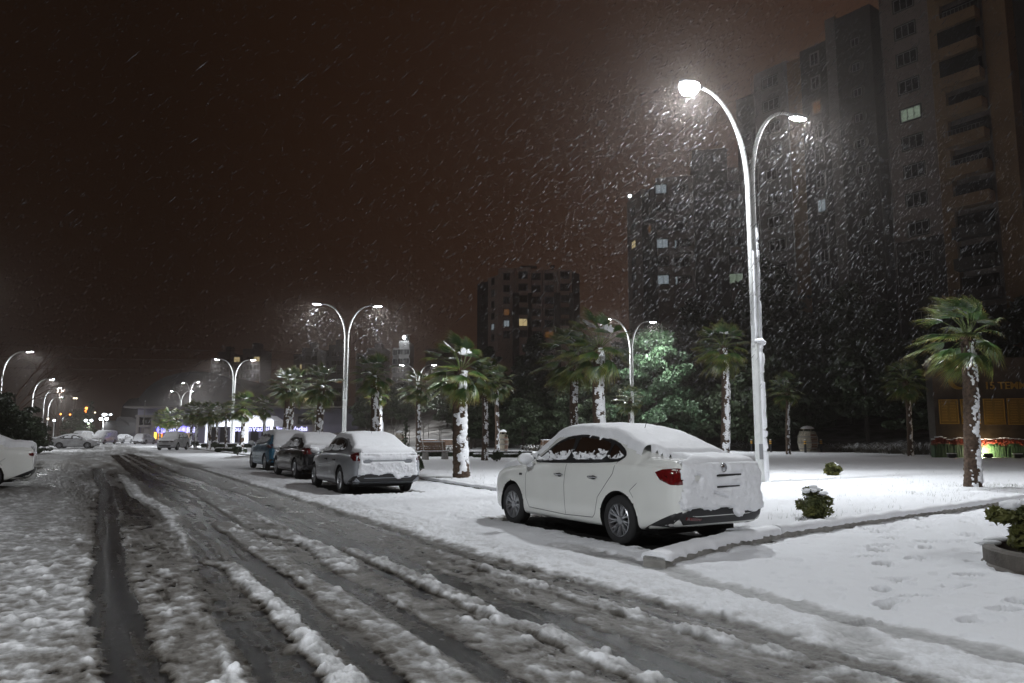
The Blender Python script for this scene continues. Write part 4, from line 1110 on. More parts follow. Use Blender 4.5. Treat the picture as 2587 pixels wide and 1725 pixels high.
def trunk_mesh(h, r, seed, wd=(.55, -.83), snowy=1.0, detail=1):
    n = 36 if detail else 18; m = int(h/(.028 if detail else .07)); V = []; fs = []
    zz = np.linspace(0, h, m+1); ang = np.arange(n)*2*PI/n; Z, A = np.meshgrid(zz, ang, indexing='ij')
    lean = .05*np.sin(Z*.9+seed)+.02*Z*(seed % 3-1)*.6
    px = lean; rr = r*(1.12-.22*Z/h+.25*np.exp(-Z*3.2))
    # overlapping leaf bases: saw-tooth in z, staggered round the stem
    saw = ((Z/.115+A*3/(2*PI)*2.0+fbm(A*2, Z*2, seed, 2)*.8) % 1.0)
    rr = rr+.020*saw+(fbm(A*4, Z*14, seed+5, 3)-.5)*.05
    x = px+rr*np.cos(A); y = rr*np.sin(A)
    co = np.stack([x, y, Z], -1).reshape(-1, 3); I = np.arange((m+1)*n).reshape(m+1, n)
    q = np.stack([I[:-1], np.roll(I[:-1], -1, 1), np.roll(I[1:], -1, 1), I[1:]], -1).reshape(-1, 4)
    me = npmesh('trunk', co, q)
    w = (np.cos(A)*wd[0]+np.sin(A)*wd[1])
    sn = w+(fbm(A*2.2, Z*5.5, seed+9, 4)-.5)*2.6-(saw > .72)*.35-(w < .1)*.5
    keep = sn > (.62 if snowy >= 1 else .85)
    t = .006+.030*np.clip((sn-.42)*1.6, 0, 1); xs_ = px+(rr+np.where(keep, t, -.01))*np.cos(A); ys_ = (rr+np.where(keep, t, -.01))*np.sin(A)
    kf = (keep.reshape(-1)[q].sum(1) >= 2)
    f2 = q[kf]
    if len(f2) == 0: return me, None, float(lean[-1, 0])
    used, inv = np.unique(f2, return_inverse=True); co2 = np.stack([xs_, ys_, Z+.004], -1).reshape(-1, 3)[used]
    return me, npmesh('trunk_snow', co2, inv.reshape(-1, 4)), float(lean[-1, 0])
def palm(x, y, h, label, var=0, s=1.0, r=.13, seed=1, rz=0, snowy=1.0, detail=1, wd=(.55, -.83), fibres=True):
    t = thing('fan_palm', label, 'palm', (x, y, 0), 0, 'fan palms of the promenade')
    tm, sm, lx = trunk_mesh(h, r, seed, wd, snowy, detail)
    tr = link('trunk', tm, M['palm_bark'], t)
    if fibres:
        rnd = random.Random(seed); fb = MB()
        for k in range(int(h*60)):
            a = rnd.uniform(0, 6.28); z = rnd.uniform(.1, h-.1); zz = z/h; rr = r*(1.14-.22*zz)+.01
            p = Vector((.05*math.sin(z*.9+seed)+.02*z*(seed % 3-1)*.6+rr*math.cos(a), rr*math.sin(a), z)); o = Vector((math.cos(a), math.sin(a), 0))
            q = p+o*rnd.uniform(.03, .09)+Vector((0, 0, rnd.uniform(-.06, .07))); w = Vector((-o.y, o.x, 0))*rnd.uniform(.006, .016)
            fb.add([p-w, p+w, q], [(0, 1, 2)])
        fb.build('fibres', M['palm_bark'], tr)
    if sm: link('trunk_snow', sm, M['snow'], tr)
    c = CR[var]; cr = link('crown', c[0], None, t)
    for o in (cr,): o.location = (lx, 0, h); o.scale = (s*.84, s*.84, s*.9); o.rotation_euler = (0, 0, rz)
    for nm, i in (('leaf_snow', 1), ('leaf_stalks', 2), ('crown_heart', 3)):
        link(nm, c[i], None, cr)
    return t
def base(px, py): return G(px*1.1, py*1.1)
def ztop(px, py, Y): return Pt(px*1.1, py*1.1, Y).z
PL = [ # base px (D units) or given Y, heart height px, label
 (1060, 1107, None, 852, 'palm with the thickest snow-plastered trunk, standing between the silver and the white saloon', 1, 1.12, .20, 3, 1),
 (2240, 1132, None, 775, 'wind-bent palm at the right edge in front of the gold plaques', 3, 1.12, .150, 5, .8),
 (1113, 1058, None, 868, 'palm just right of the thickest snowy trunk, its snow only on one side', 0, 1.25, .14, 6, .8),
 (1377, None, 34, 800, 'large palm behind the roof of the white saloon, right one of the crossed pair', 1, 1.75, .26, 8, 1),
 (1322, None, 39, 825, 'palm behind the roof of the white saloon, left one of the crossed pair', 3, 1.8, .19, 9, .8),
 (1668, None, 34, 800, 'palm just left of the tall near lamp, with reddish fibre under its crown', 0, 1.35, .17, 11, 1),
 (858, None, 37, 862, 'palm behind the silver saloon, right of the lamp post', 2, 1.15, .19, 12, .8),
 (872, None, 62, 905, 'small palm half hidden behind the one next to the lamp post', 1, 1.1, .14, 13, 1),
 (959, None, 52, 890, 'palm in front of the park bench, its trunk thin', 3, 1.3, .16, 14, .8),
 (668, None, 52, 890, 'palm behind the blue hatchback, left of the close pair', 2, 1.5, .17, 15, .7),
 (733, None, 47, 885, 'broad dark palm behind the black saloon', 0, 1.5, .22, 16, .7),
 (652, None, 50, 885, 'leaning palm behind the blue hatchback with snow on one high leaf', 1, 1.2, .15, 17, .8),
 (555, 1040, None, 935, 'palm left of the blue hatchback in front of the white portico', 2, 1.35, .15, 18, .9),
 (604, None, 78, 937, 'yellowish palm in front of the right end of the white portico', 1, 1.4, .14, 19, 1),
 (478, 1033, None, 950, 'palm at the left end of the white portico', 0, 1.35, .15, 20, .9),
 (518, None, 84, 945, 'slender leaning palm in the middle of the white portico', 2, 1.2, .12, 21, .7),
 (497, None, 88, 948, 'second palm from the left end of the white portico', 3, 1.3, .14, 22, .8),
 (449, 1030, None, 948, 'palm right of the snowy dark car facing the camera', 1, 1.4, .14, 23, 1),
 (437, None, 86, 950, 'palm partly behind the snowy dark car facing the camera', 2, 1.5, .14, 24, .7),
 (380, None, 98, 962, 'palm beside the orange shop window', 0, 1.5, .14, 25, .8),
 (365, None, 112, 962, 'leftmost palm, in front of the shop with the blue sign', 2, 1.4, .13, 26, .7),
 (405, None, 92, 960, 'palm above the roof of the snowy dark car', 3, 1.3, .13, 27, .8),
 (1449, None, 58, 918, 'small palm at the foot of the lamp beside the green tree', 0, 1.2, .12, 28, .3),
 (1812, None, 55, 895, 'unlit small palm in the dark right of the near lamp pole', 1, 1.3, .13, 29, .4),
 (2093, None, 50, 875, 'dim palm in the dark left of the gold-lettered wall', 2, 1.5, .14, 30, .3),
 (722, None, 95, 945, 'thin palm far behind the black saloon', 1, 1.4, .12, 31, 1),
 (1140, None, 58, 880, 'faint palm right of the thick snowy trunk, deep in the dark park', 2, 1.5, .14, 32, .3),
]
for i, (px, py, Y, hy, lb, var, s, r, sd, sn) in enumerate(PL):
    if py: x, y = base(px, py)
    else:
        q = Pt(px*1.1, 1099+2639/Y, Y); x, y = q.x, Y
    palm(x, y, ztop(px, hy, y), lb, var, s, r, sd, (sd*1.7) % .9-.45, sn, 1 if y < 45 else 0, fibres=y < 45)
# ================================================================== SHRUBS, HEDGES, GRASS CLUMPS
def foliage(name, dark, light, rough=.6):
    m, t, b = newmat(name); N = t.nodes.new; L = t.links.new
    a = N('ShaderNodeAttribute'); a.attribute_name = 'tone'
    r = N('ShaderNodeValToRGB'); e = r.color_ramp.elements; e[0].color = (*dark, 1); e[1].color = (*light, 1)
    L(a.outputs['Fac'], r.inputs[0]); L(r.outputs[0], b.inputs['Base Color']); b.inputs['Roughness'].default_value = rough
    return m
M['f_dark'] = foliage('evergreen_leaf', (.014, .022, .010), (.045, .07, .028))
M['f_green'] = foliage('cedar_leaf', (.03, .062, .028), (.085, .15, .075))
M['f_shrub'] = foliage('shrub_leaf', (.03, .045, .012), (.15, .15, .04))
M['bark'] = mat('bark', (.055, .045, .038), .9, noise=.4, scale=10, bump=.8)
M['twig_red'] = mat('bare_twigs', (.16, .10, .075), .8)
M['red_flower'] = foliage('red_flower', (.13, .014, .008), (.36, .06, .02))
M['f_flax'] = foliage('flax_leaf', (.05, .05, .035), (.16, .14, .11))
def leaves(name, centres, n, size, m, parent=None, seed=1, flat=.3, aspect=2.2, rad=None):
    """n small leaf quads scattered in clumps: centres = [(x,y,z,rx,ry,rz)]"""
    rng = np.random.default_rng(seed); C_ = np.array(centres, float); w = C_[:, 3]*C_[:, 4]*C_[:, 5]; w = np.cbrt(w)**2; w /= w.sum()
    k = rng.choice(len(C_), n, p=w); d = rng.normal(size=(n, 3)); d /= np.linalg.norm(d, axis=1)[:, None]
    r = rng.uniform(.35, 1.0, n)**(.5); p = C_[k, :3]+d*C_[k, 3:6]*r[:, None]
    a = rng.normal(size=(n, 3)); a[:, 2] *= flat*2; a /= np.linalg.norm(a, axis=1)[:, None]
    b = np.cross(a, rng.normal(size=(n, 3))); b /= np.linalg.norm(b, axis=1)[:, None]
    s = size*rng.uniform(.6, 1.3, n)[:, None]; a = a*s*.5*aspect; b = b*s*.5
    co = np.stack([p-a, p+b*.9-a*.1, p+a, p-b*.9-a*.1], 1).reshape(-1, 3); q = np.arange(4*n).reshape(n, 4)
    me = npmesh(name, co, q, False); at = me.attributes.new('tone', 'FLOAT', 'POINT')
    kt = rng.uniform(0, 1, len(C_))[k]; tn = np.clip(kt*.6+rng.uniform(0, .5, n), 0, 1); at.data.foreach_set('value', np.repeat(tn, 4).astype(np.float32))
    return link(name, me, m, parent)
def shrub(x, y, r, label, seed, m='f_shrub', n=1500, size=.05, snow=True, z=0, hz=1.0, name='round_shrub', cat='shrub', group='small round shrubs'):
    rnd = random.Random(seed); t = thing(name, label, cat, (x, y, z), 0, group)
    cs = []
    for _ in range(26):
        v = Vector((rnd.gauss(0, 1), rnd.gauss(0, 1), rnd.gauss(0, 1))).normalized()*rnd.uniform(.45, .92); cs.append((v.x*r*.85, v.y*r*.85, r*hz*(.92+.70*v.z), r*.24, r*.24, r*.24*hz))
    cs.append((0, 0, r*hz*.85, r*.5, r*.5, r*.5*hz))
    leaves('foliage', cs, n, size, M[m], t, seed)
    mb = MB()
    for k in range(6): a = k*1.05; mb.tube([(0, 0, 0), (r*.2*math.cos(a), r*.2*math.sin(a), r*hz*.5), (r*.5*math.cos(a), r*.5*math.sin(a), r*hz*1.1)], [.02, .013, .006], 5)
    mb.build('stem', M['bark'], t)
    if snow:
        mb = MB()
        for k in range(11):
            a = rnd.uniform(0, 6.28); q = rnd.uniform(0, .6)*r; mb.ellipsoid((q*math.cos(a), q*math.sin(a), r*hz*(1.70-.5*(q/r))), (r*rnd.uniform(.10, .24), r*rnd.uniform(.10, .24), r*.09), 10, 6, .12)
        mb.build('snow_cap', M['snow'], t, True)
    return t
for (px, py, r, lb, sd, mm) in [(1872, 1212, .31, 'bushy little shrub in the lawn right of the white saloon', 1, 'f_shrub'), (1914, 1101, .27, 'small round shrub farther back in the lawn beyond the nearest one', 2, 'f_shrub'),
   (1141, 1061, .36, 'clipped ball shrub to the right of the thick snowy palm trunk', 3, 'f_dark'), (948, 1092, .42, 'dark shrub peeping out behind the silver saloon', 4, 'f_dark'),
   (448, 1030, .5, 'low dark shrub at the corner of the bed by the snowy dark car', 5, 'f_dark'), (545, 1046, .4, 'dark shrub at the foot of the palm left of the blue hatchback', 6, 'f_dark'), (433, 1023, .5, 'dark shrub left of the palm beside the snowy dark car', 7, 'f_dark'), (493, 1031, .45, 'dark shrub between two palms before the portico', 8, 'f_dark')]:
    x, y = base(px, py); shrub(x, y, r*1.08, lb, sd, mm, 2600 if y < 30 else 900, .036 if y < 13 else .06, hz=1.08 if sd < 3 else 1.0)
x, y = G(2400, 1190); 
leaves_o = None
# ball-headed small tree before the portico
q = Pt(352*1.1+300-45, 1099, 70)
def tree_thing(name, label, cat, x, y, z, group=None): return thing(name, label, cat, (x, y, z), 0, group)
# big shrub in the curved concrete planter at the right edge
px_, py_ = 6.05, 7.85
pt = thing('planter', 'curved grey concrete planter rim at the right edge', 'planter', (px_, py_, 0))
mb = MB(); n = 60; R0, R1 = .93, 1.05; prof = [(R1+.03, -.03), (R1+.03, .03), (R1, .06), (R1, .20), (R1-.02, .225), (R0+.012, .225), (R0, .21), (R0, -.02)]
mb.lathe(prof, n); mb.build('rim', mat('planter_stone', (.10, .088, .075), .7, noise=.3, scale=6, bump=.4), pt, False)
mb = MB(); mb.lathe([(0, .12), (.95, .10)], 30); mb.build('soil', M['bark'], pt)
mb = MB()
for k in range(16):
    a = k*.393+.2
    if 2.9 < a < 5.8: continue
    mb.ellipsoid((.99*math.cos(a), .99*math.sin(a), .228), (.15, .07, .03), 10, 6, .1)
mb.build('snow_patches', M['snow'], pt, True)
shrub(px_-.28, py_+.05, .80, 'yellow-green bush growing in the curved planter at the right edge', 21, 'f_shrub', 15000, .045, True, .12, .46, 'planter_bush', 'bush', None)
# ---- flax / tall grass clumps bent under snow
def flax(x, y, r, h, label, seed, n=140, z=0, snow=True, lean=(-.35, 0)):
    rnd = random.Random(seed); t = thing('flax_clump', label, 'flax plant', (x, y, z), 0, 'clumps of long-leaved flax'); L_ = MB(); S_ = MB(); T = []
    for i in range(n):
        a = rnd.uniform(0, 6.28); q = rnd.uniform(0, r*.7); p = Vector((q*math.cos(a), q*math.sin(a)*.6, 0)); o = Vector((math.cos(a)+lean[0], math.sin(a)*.7+lean[1], 0)); ll = h*rnd.uniform(.7, 1.25)
        w0 = Vector((-o.y, o.x, 0)).normalized()*.035; K = 5; vs = []; tp = []
        for k in range(K):
            s = k/(K-1); c = p+o*ll*(.15*s+.65*s*s)+Vector((0, 0, ll*(1.25*s-.80*s*s*rnd.uniform(.8, 1.3)))); w = w0*(1-s*.8); vs += [c-w, c+w]; tp += [c-w*1.1+Vector((0, 0, .015)), c+w*1.1+Vector((0, 0, .015))]
        fs = [(2*k, 2*k+1, 2*k+3, 2*k+2) for k in range(K-1)]
        L_.add(vs, fs); T += [rnd.random()]*len(vs)
        if snow and rnd.random() < .6: S_.add(tp[2:], fs[:-1])
    me = L_.mesh('leaves'); at = me.attributes.new('tone', 'FLOAT', 'POINT'); at.data.foreach_set('value', T); link('leaves', me, M['f_flax'], t)
    if snow: S_.build('snow_on_leaves', M['snow'], t)
for i, (px, Y, r, h, lb) in enumerate([(985, 58, 1.3, .9, 'snowy flax clump behind the bench, left of three'), (1010, 58, 1.3, .95, 'snowy flax clump behind the bench, middle of three'), (1035, 59, 1.2, .9, 'snowy flax clump behind the bench, right of three'),
    (1225, 66, 1.2, .9, 'low flax clump left of the white saloon wing mirror'), (1690, 70, 1.3, 1.3, 'snow-bent flax between the snowy palm and the near lamp'), (1710, 69, 1.3, 1.2, 'snow-bent flax touching the near lamp pole'),
    (1905, 66, 1.6, 1.1, 'flax clump just right of the wooden barrel'), (1950, 62, 1.6, 1.1, 'flax clump second right of the wooden barrel'), (2000, 60, 1.7, 1.2, 'flax clump midway between barrel and dark wall'), (2055, 57, 1.7, 1.3, 'flax clump nearest the dark wall but one'), (2110, 54, 1.7, 1.5, 'tall flax clump against the dark wall'), (1790, 72, 1.6, 1.1, 'flax clump left of the wooden barrel')]):
    q = Pt(px*1.1, 1099+2639/Y, Y); flax(q.x, Y, r, h, lb, 50+i)
# ---- low hedges
def hedge(pts, w, h, label, seed, n):
    t = thing('low_hedge', label, 'hedge', (*pts[0], 0), 0, 'low clipped hedges of the park beds'); x0, y0 = pts[0]; cs = []; top = []
    for p in resample([Vector(p) for p in pts], .3): cs.append((p.x-x0, p.y-y0, h*.5, .22, w/2, h*.5)); top.append((p.x-x0, p.y-y0))
    leaves('foliage', cs, n, .09, M['f_dark'], t, seed)
    mb = MB(); rnd = random.Random(seed)
    for (x, y) in top:
        if rnd.random() < .85: mb.ellipsoid((x, y, h), (.24, w/2*rnd.uniform(.6, 1.0), .06), 8, 5, .15)
    mb.build('snow_cap', M['snow'], t, True)
def gy(px, Y): q = Pt(px*1.1, 1099+2639/Y, Y); return (q.x, Y)
hedge([gy(945, 49.5), gy(1035, 49.5)], 1.3, .32, 'low snow-topped hedge behind the bench', 1, 5000)
hedge([gy(1045, 50), gy(1215, 50)], 1.5, .32, 'low snow-topped hedge right of the thick palm trunk', 2, 8000)
hedge([gy(1095, 47), gy(1240, 46.5)], .6, .25, 'front low hedge right of the ball shrub', 3, 5000)
hedge([gy(500, 62), gy(560, 60)], .7, .35, 'low hedge in front of the portico behind the palms', 4, 4000)
hedge([gy(465, 86), gy(600, 84)], .8, .45, 'long low hedge at the foot of the white portico', 5, 5000)
# ================================================================== HILLSIDE
def hill_h(x, y):
    x = np.asarray(x, float); y = np.asarray(y, float)
    # slope rises away from the park towards the blocks
    s = (x-18)*.80+(y-70)*.60
    lo = np.minimum(x*.6+y*.8-66, (y-58)*.9+x*.15)
    d = np.minimum(lo, 60)
    return np.clip(d*.24, -1, 14)*sstep(-60, 5, x)+(fbm(x*.06, y*.06, 7, 3)-.5)*2*sstep(2, 15, d)
def hill():
    xs = np.arange(-60, 190, 2.5); ys = np.arange(40, 420, 2.5); X, Y = np.meshgrid(xs, ys, indexing='ij'); Z = hill_h(X, Y)-.05
    Z = np.where(Z < 0, -.3, Z); n, m = X.shape; I = np.arange(n*m).reshape(n, m)
    q = np.stack([I[:-1, :-1], I[1:, :-1], I[1:, 1:], I[:-1, 1:]], -1).reshape(-1, 4)
    me = npmesh('hillside', np.stack([X, Y, Z], -1).reshape(-1, 3), q); keep = None
    o = link('hillside', me, mat('leaf_litter_and_snow', (.20, .19, .18), .9, col2=(.05, .042, .035), scale=.7, bump=.5, bscale=3)); tag(o, kind='structure')
hill()
def hz(x, y): return max(0.0, float(hill_h(np.array([x]), np.array([y]))[0]))
# ================================================================== BUILDINGS
def q_of(px, py): a, b, c = ray(px, py); return a/b
WM = {}
def win_meshes(w, h, n, surround=.12):
    key = (w, h, n)
    if key in WM: return WM[key]
    sm = MB(); t = surround                                    # painted surround, proud of the wall
    for c, d in (((0, -.03, h/2+t/2), (w+2*t, .06, t)), ((0, -.03, -h/2-t/2), (w+2*t, .06, t)), ((-w/2-t/2, -.03, 0), (t, .06, h)), ((w/2+t/2, -.03, 0), (t, .06, h))): sm.box(c, d)
    fm = MB(); f = .07
    for c, d in (((0, -.02, h/2-f/2), (w, .05, f)), ((0, -.02, -h/2+f/2), (w, .05, f))): fm.box(c, d)
    for k in range(n+1):
        x = -w/2+f/2+(w-f)*k/n; fm.box((x, -.02, 0), (f, .05, h-2*f))
    pm = MB(); pm.box((0, .01, 0), (w-.01, .03, h-.01))
    WM[key] = (sm.mesh('surround'), fm.mesh('frame'), pm.mesh('pane')); return WM[key]
class Bld:
    def __init__(s, name, label, cat, group=None, loc=(0, 0)):
        s.t = thing(name, label, cat, (loc[0], loc[1], 0), 0, group); s.o = Vector(loc); s.n = 0
    def wall(s, A, B, z0, z1, m, th=.35, name='wall', depth=None):
        A = Vector(A)-s.o; B = Vector(B)-s.o; d = (B-A); L = d.length; an = math.atan2(d.y, d.x); n = Vector((-d.y, d.x)).normalized()
        if n.dot((A+B)/2+s.o) < 0: n = -n
        dep = depth or th; c = (A+B)/2+n*dep/2; mb = MB(); mb.box((c.x, c.y, (z0+z1)/2), (L, dep, z1-z0), rz=an)
        return mb.build(name, M[m] if isinstance(m, str) else m, s.t)
    def win(s, A, B, f, z, w=1.6, h=1.3, n=3, pane='pane', surround='wall_grey', out=.0):
        if s.n > 95: return
        s.n += 1
        A = Vector(A); B = Vector(B); p = A+(B-A)*f; d = (B-A).normalized(); nn = Vector((-d.y, d.x))
        if nn.dot(p) > 0: nn = -nn
        sm, fm, pm = win_meshes(w, h, n)
        e = bpy.data.objects.new('window', sm); COL.objects.link(e); e.parent = s.t
        if not sm.materials: sm.materials.append(M['wall_grey'])
        if not fm.materials: fm.materials.append(M['frame_white'])
        if not pm.materials: pm.materials.append(M['pane'])
        q = p+nn*(.012+out)-s.o; e.location = (q.x, q.y, z); e.rotation_euler = (0, 0, math.atan2(-nn.x, nn.y)+PI if False else math.atan2(nn.y, nn.x)+PI/2)
        e.material_slots[0].link = 'OBJECT'; e.material_slots[0].material = M[surround]
        fo = link('window_frame', fm, None, e)
        po = link('pane', pm, None, e); po.location = (0, -.008, 0)
        po.material_slots[0].link = 'OBJECT'; po.material_slots[0].material = M[pane]
    def balcony(s, A, B, z, dep=1.2, ph=.95, mat_='wall_ochre', rail=True, screen=None):
        A = Vector(A)-s.o; B = Vector(B)-s.o; d = (B-A).normalized(); L = (B-A).length; an = math.atan2(d.y, d.x); n = Vector((-d.y, d.x))
        if n.dot((A+B)/2+s.o) > 0: n = -n
        c = (A+B)/2+n*dep/2; mb = MB(); mb.box((c.x, c.y, z+.06), (L, dep, .14), rz=an)
        f = (A+B)/2+n*(dep-.06); mb.box((f.x, f.y, z+ph/2+.13), (L, .12, ph), rz=an)
        for e in (A+d*.06, B-d*.06): e2 = e+n*(dep/2-.06); mb.box((e2.x, e2.y, z+ph/2+.13), (.12, dep-.12, ph), rz=an)
        b = mb.build('balcony', M[mat_], s.t)
        if rail:
            mb = MB(); 
            for k in range(int(L/.35)+1): p = A+n*(dep-.06)+d*(L*k/int(L/.35+.5)); mb.box((p.x, p.y, z+ph+.38), (.03, .03, .5), rz=an)
            mb.box((f.x, f.y, z+ph+.64), (L, .04, .04), rz=an); mb.build('railing', M['frame_white'], b)
        if screen:
            mb = MB(); mb.box((f.x, f.y, z+ph+.13+.85), (L-.05, .03, 1.68), rz=an); mb.build('balcony_glazing', M[screen], b)
        r = (A+B)/2; mb = MB(); mb.box((r.x+n.x*.02, r.y+n.y*.02, z+1.35), (L*.92, .05, 2.2), rz=an); mb.build('balcony_recess_shade', M['pane'], b)  # dark sheet behind the balcony, its colour carries the recess shade
U = Vector((.6, -.8))
# right-hand tower, nearest
C0 = Vector((39.4, 75.0)); g0 = 9.0
b = Bld('apartment_block', 'tall pale apartment tower filling the top right corner, one greenish lit window', 'building', 'apartment blocks on the slope', C0)
def on(s): p = C0+U*s; return (p.x, p.y)
TOPZ = 64
b.wall(on(0), on(4.8), g0+12, TOPZ, 'wall_beige', depth=9); b.wall(on(0), on(4.8), 0, g0+11.99, 'wall_grey', depth=9)
b.wall(on(4.81), on(5.9), 0, TOPZ, 'wall_ochre', depth=9.1)
p5 = C0+U*5.91+Vector((.8, .6))*1.0; p9 = C0+U*9.7+Vector((.8, .6))*1.0
b.wall((p5.x, p5.y), (p9.x, p9.y), 0, TOPZ, 'wall_beige', depth=8)
b.wall(on(9.71), on(11.6), 0, TOPZ, 'wall_ochre', depth=9.1)
p11 = C0+U*11.61+Vector((.8, .6))*2; p20 = C0+U*21+Vector((.8, .6))*2
b.wall((p11.x, p11.y), (p20.x, p20.y), 22, TOPZ-1, 'wall_grey', depth=8); b.wall((p11.x, p11.y), (p20.x, p20.y), 0, 21.99, 'wall_ochre', depth=8)
# dark head band and rounded gutter pipe
tz0 = Pt(2266, 85/2.24, 73.5).z; FL = 3.02
for k in range(15):
    z = tz0+1.0-k*FL
    if z > TOPZ-1 or z < g0+1: continue
    b.win(on(0), on(4.8), .52, z, 2.0, 1.35, 3, 'pane_green' if k == 4 else 'pane')
for k in range(15):
    z = tz0-.9-k*FL+FL*1.0
    if z > TOPZ-3 or z < g0+2: continue
    b.balcony(on(6.0), on(9.5), z-.2, 1.3, .95, 'wall_ochre' if k < 9 else 'wall_grey', rail=k in (2, 6, 7), screen=('glass_dark' if k in (4, 3) else None))
    if k in (5,): b.win((p5.x, p5.y), (p9.x, p9.y), .2, z+1.5, .7, 1.3, 1, 'pane_cool', out=.06)
mb = MB(); pc = on(.15); mb.tube([(pc[0]-C0.x-.2, pc[1]-C0.y-.2, 8), (pc[0]-C0.x-.2, pc[1]-C0.y-.2, TOPZ)], .08, 8); mb.build('drainpipe', M['wall_pale'], b.t)
# second block, stepping back to the left
C1 = Vector((40.4, 79.0)); U1 = Vector((-.60, .80))
def on1(s): p = C1+U1*s; return (p.x, p.y)
zt1 = Pt(2212, 40, 79).z
b = Bld('apartment_block', 'grey apartment block left of the corner tower, with ringed square windows in one bay', 'building', 'apartment blocks on the slope', C1)
b.wall(on1(0), on1(4.2), 0, zt1+1.5, 'wall_grey', depth=9); b.wall(on1(4.21), on1(5.4), 0, zt1+2.0, 'wall_pale', depth=9.2); b.wall(on1(5.41), on1(8.8), 0, zt1-.5, 'wall_grey', depth=8.8)
b.wall(on1(8.81), on1(10.6), 0, zt1-1.2, 'wall_ochre', depth=9.1); b.wall(on1(10.61), on1(15.4), 0, zt1-.8, 'wall_pale', depth=8.9); b.wall(on1(15.41), on1(18.2), 0, zt1-3.2, 'wall_grey', depth=8.7)
zr = Pt(1900+660/2.24, 380/2.24, 80.5).z
RING = MB(); RING.lathe([(.86, -.04), (.86, .06), (.80, .08), (.74, .06), (.74, -.04)], 32, axis='Y'); RM = RING.mesh('ring', True); RM.materials.append(M['wall_pale'])
for k in range(-1, 11):
    z = zr-k*3.02
    if z > hz(38, 85)+3:
        b.win(on1(0), on1(4.2), .45, z, .95, .95, 2, 'pane')
        if k >= 0:
            pp = Vector(on1(1.9))-C1-Vector((.8, .6))*.05; r_ = link('window_ring', RM, None, b.t); r_.location = (pp.x, pp.y, z); r_.rotation_euler = (0, 0, math.atan2(-.8, .6))
        b.win(on1(5.4), on1(8.8), .45, z+.1, 1.0, 1.5, 2, {1: 'pane_orange', 5: 'pane_cool'}.get(k, 'pane'), 'wall_pale')
        b.win(on1(10.6), on1(15.4), .5, z-1.0+.6, 2.2, 1.35, 3, 'pane', 'wall_grey')
        if z < zt1-6: b.win(on1(15.4), on1(18.2), .5, z-1.4+.6, 1.7, 1.7, 1, 'pane', 'wall_grey')
for s_ in (10.7, 15.3):
    mb = MB(); q = Vector(on1(s_))-C1-Vector((.8, .6))*.1; mb.tube([(q.x, q.y, 6), (q.x, q.y, zt1-4), (q.x-.3, q.y+.3, zt1-2.6), (q.x-.3, q.y+.3, zt1-1.2)], .07, 8); mb.build('drainpipe', M['wall_pale'], b.t)
# third block
z3 = Pt(1657, 450, 125).z
A3 = Vector((q_of(1585, 600)*141, 141)); B3 = Vector((q_of(1660, 600)*125, 125)); D3 = Vector((q_of(1960, 600)*121, 121)); m3 = B3+(D3-B3)*.32; m4 = B3+(D3-B3)*.62
b = Bld('apartment_block', 'dark apartment block left of the near lamp pole, bright light on its roof', 'building', 'apartment blocks on the slope', B3)
b.wall(A3, A3+(B3-A3)*.52, 0, Pt(1590, 512, 141).z, 'wall_beige', depth=12); b.wall(A3+(B3-A3)*.525, B3, 0, Pt(1620, 495, 132).z, 'wall_grey', depth=12)
b.wall(B3, m3, 0, z3, 'wall_beige', depth=14); b.wall(m3+(D3-B3)*.003, m4, 0, z3+4.5, 'wall_grey', depth=14); b.wall(m4+(D3-B3)*.003, D3, 0, z3+1, 'wall_beige', depth=14)
zz = [Pt(1560+430/3.563, 380+y/3.563, 125).z for y in (350, 510, 675, 840, 1000, 1165)]
for k, z in enumerate(zz):
    b.win(B3, m3, .14, z, 1.9, 1.6, 2, {0: 'pane_cool', 3: 'pane_cool', 5: 'pane_cool'}.get(k, 'pane'))
    b.win(B3, m3, .66, z-.3, 2.4, 1.5, 3, {3: 'pane_cool', 5: 'pane_cool'}.get(k, 'pane'))
    b.win(A3, A3+(B3-A3)*.52, .45, z-.2, 2.2, 1.5, 2, {2: 'pane_warm'}.get(k, 'pane'))
    b.win(A3+(B3-A3)*.525, B3, .55, z+.3, 1.1, 1.5, 1, {2: 'pane_orange'}.get(k, 'pane'))
    b.win(m4, D3, .12, z-.3, 2.4, 1.7, 2, {5: 'pane_green'}.get(k, 'pane')); b.win(m4, D3, .60, z+.6, 2.6, 2.0, 2, {3: 'pane_green', 5: 'pane_cool'}.get(k, 'pane'))
    b.win(m3, m4, .5, z-.4, 1.4, 1.4, 2, 'pane')
    if k in (3, 5, 1): b.balcony(B3+(m3-B3)*.5, B3+(m3-B3)*.92, z-2.0, 1.3, .9, 'wall_beige', rail=False)
pr = Pt(1590, 497, 141); mb = MB(); mb.ellipsoid((pr.x-B3.x, pr.y-B3.y-.5, pr.z), (.32, .32, .32), 10, 6); mb.build('roof_light', mat('roof_light_glow', (1, 1, 1), .4, emit=(.85, .95, 1), es=12), b.t, True)
mb = MB(); mb.tube([(pr.x-B3.x, pr.y-B3.y-.2, pr.z-1.5), (pr.x-B3.x, pr.y-B3.y-.4, pr.z-.2)], .08, 6); mb.build('light_bracket', M['metal'], b.t)
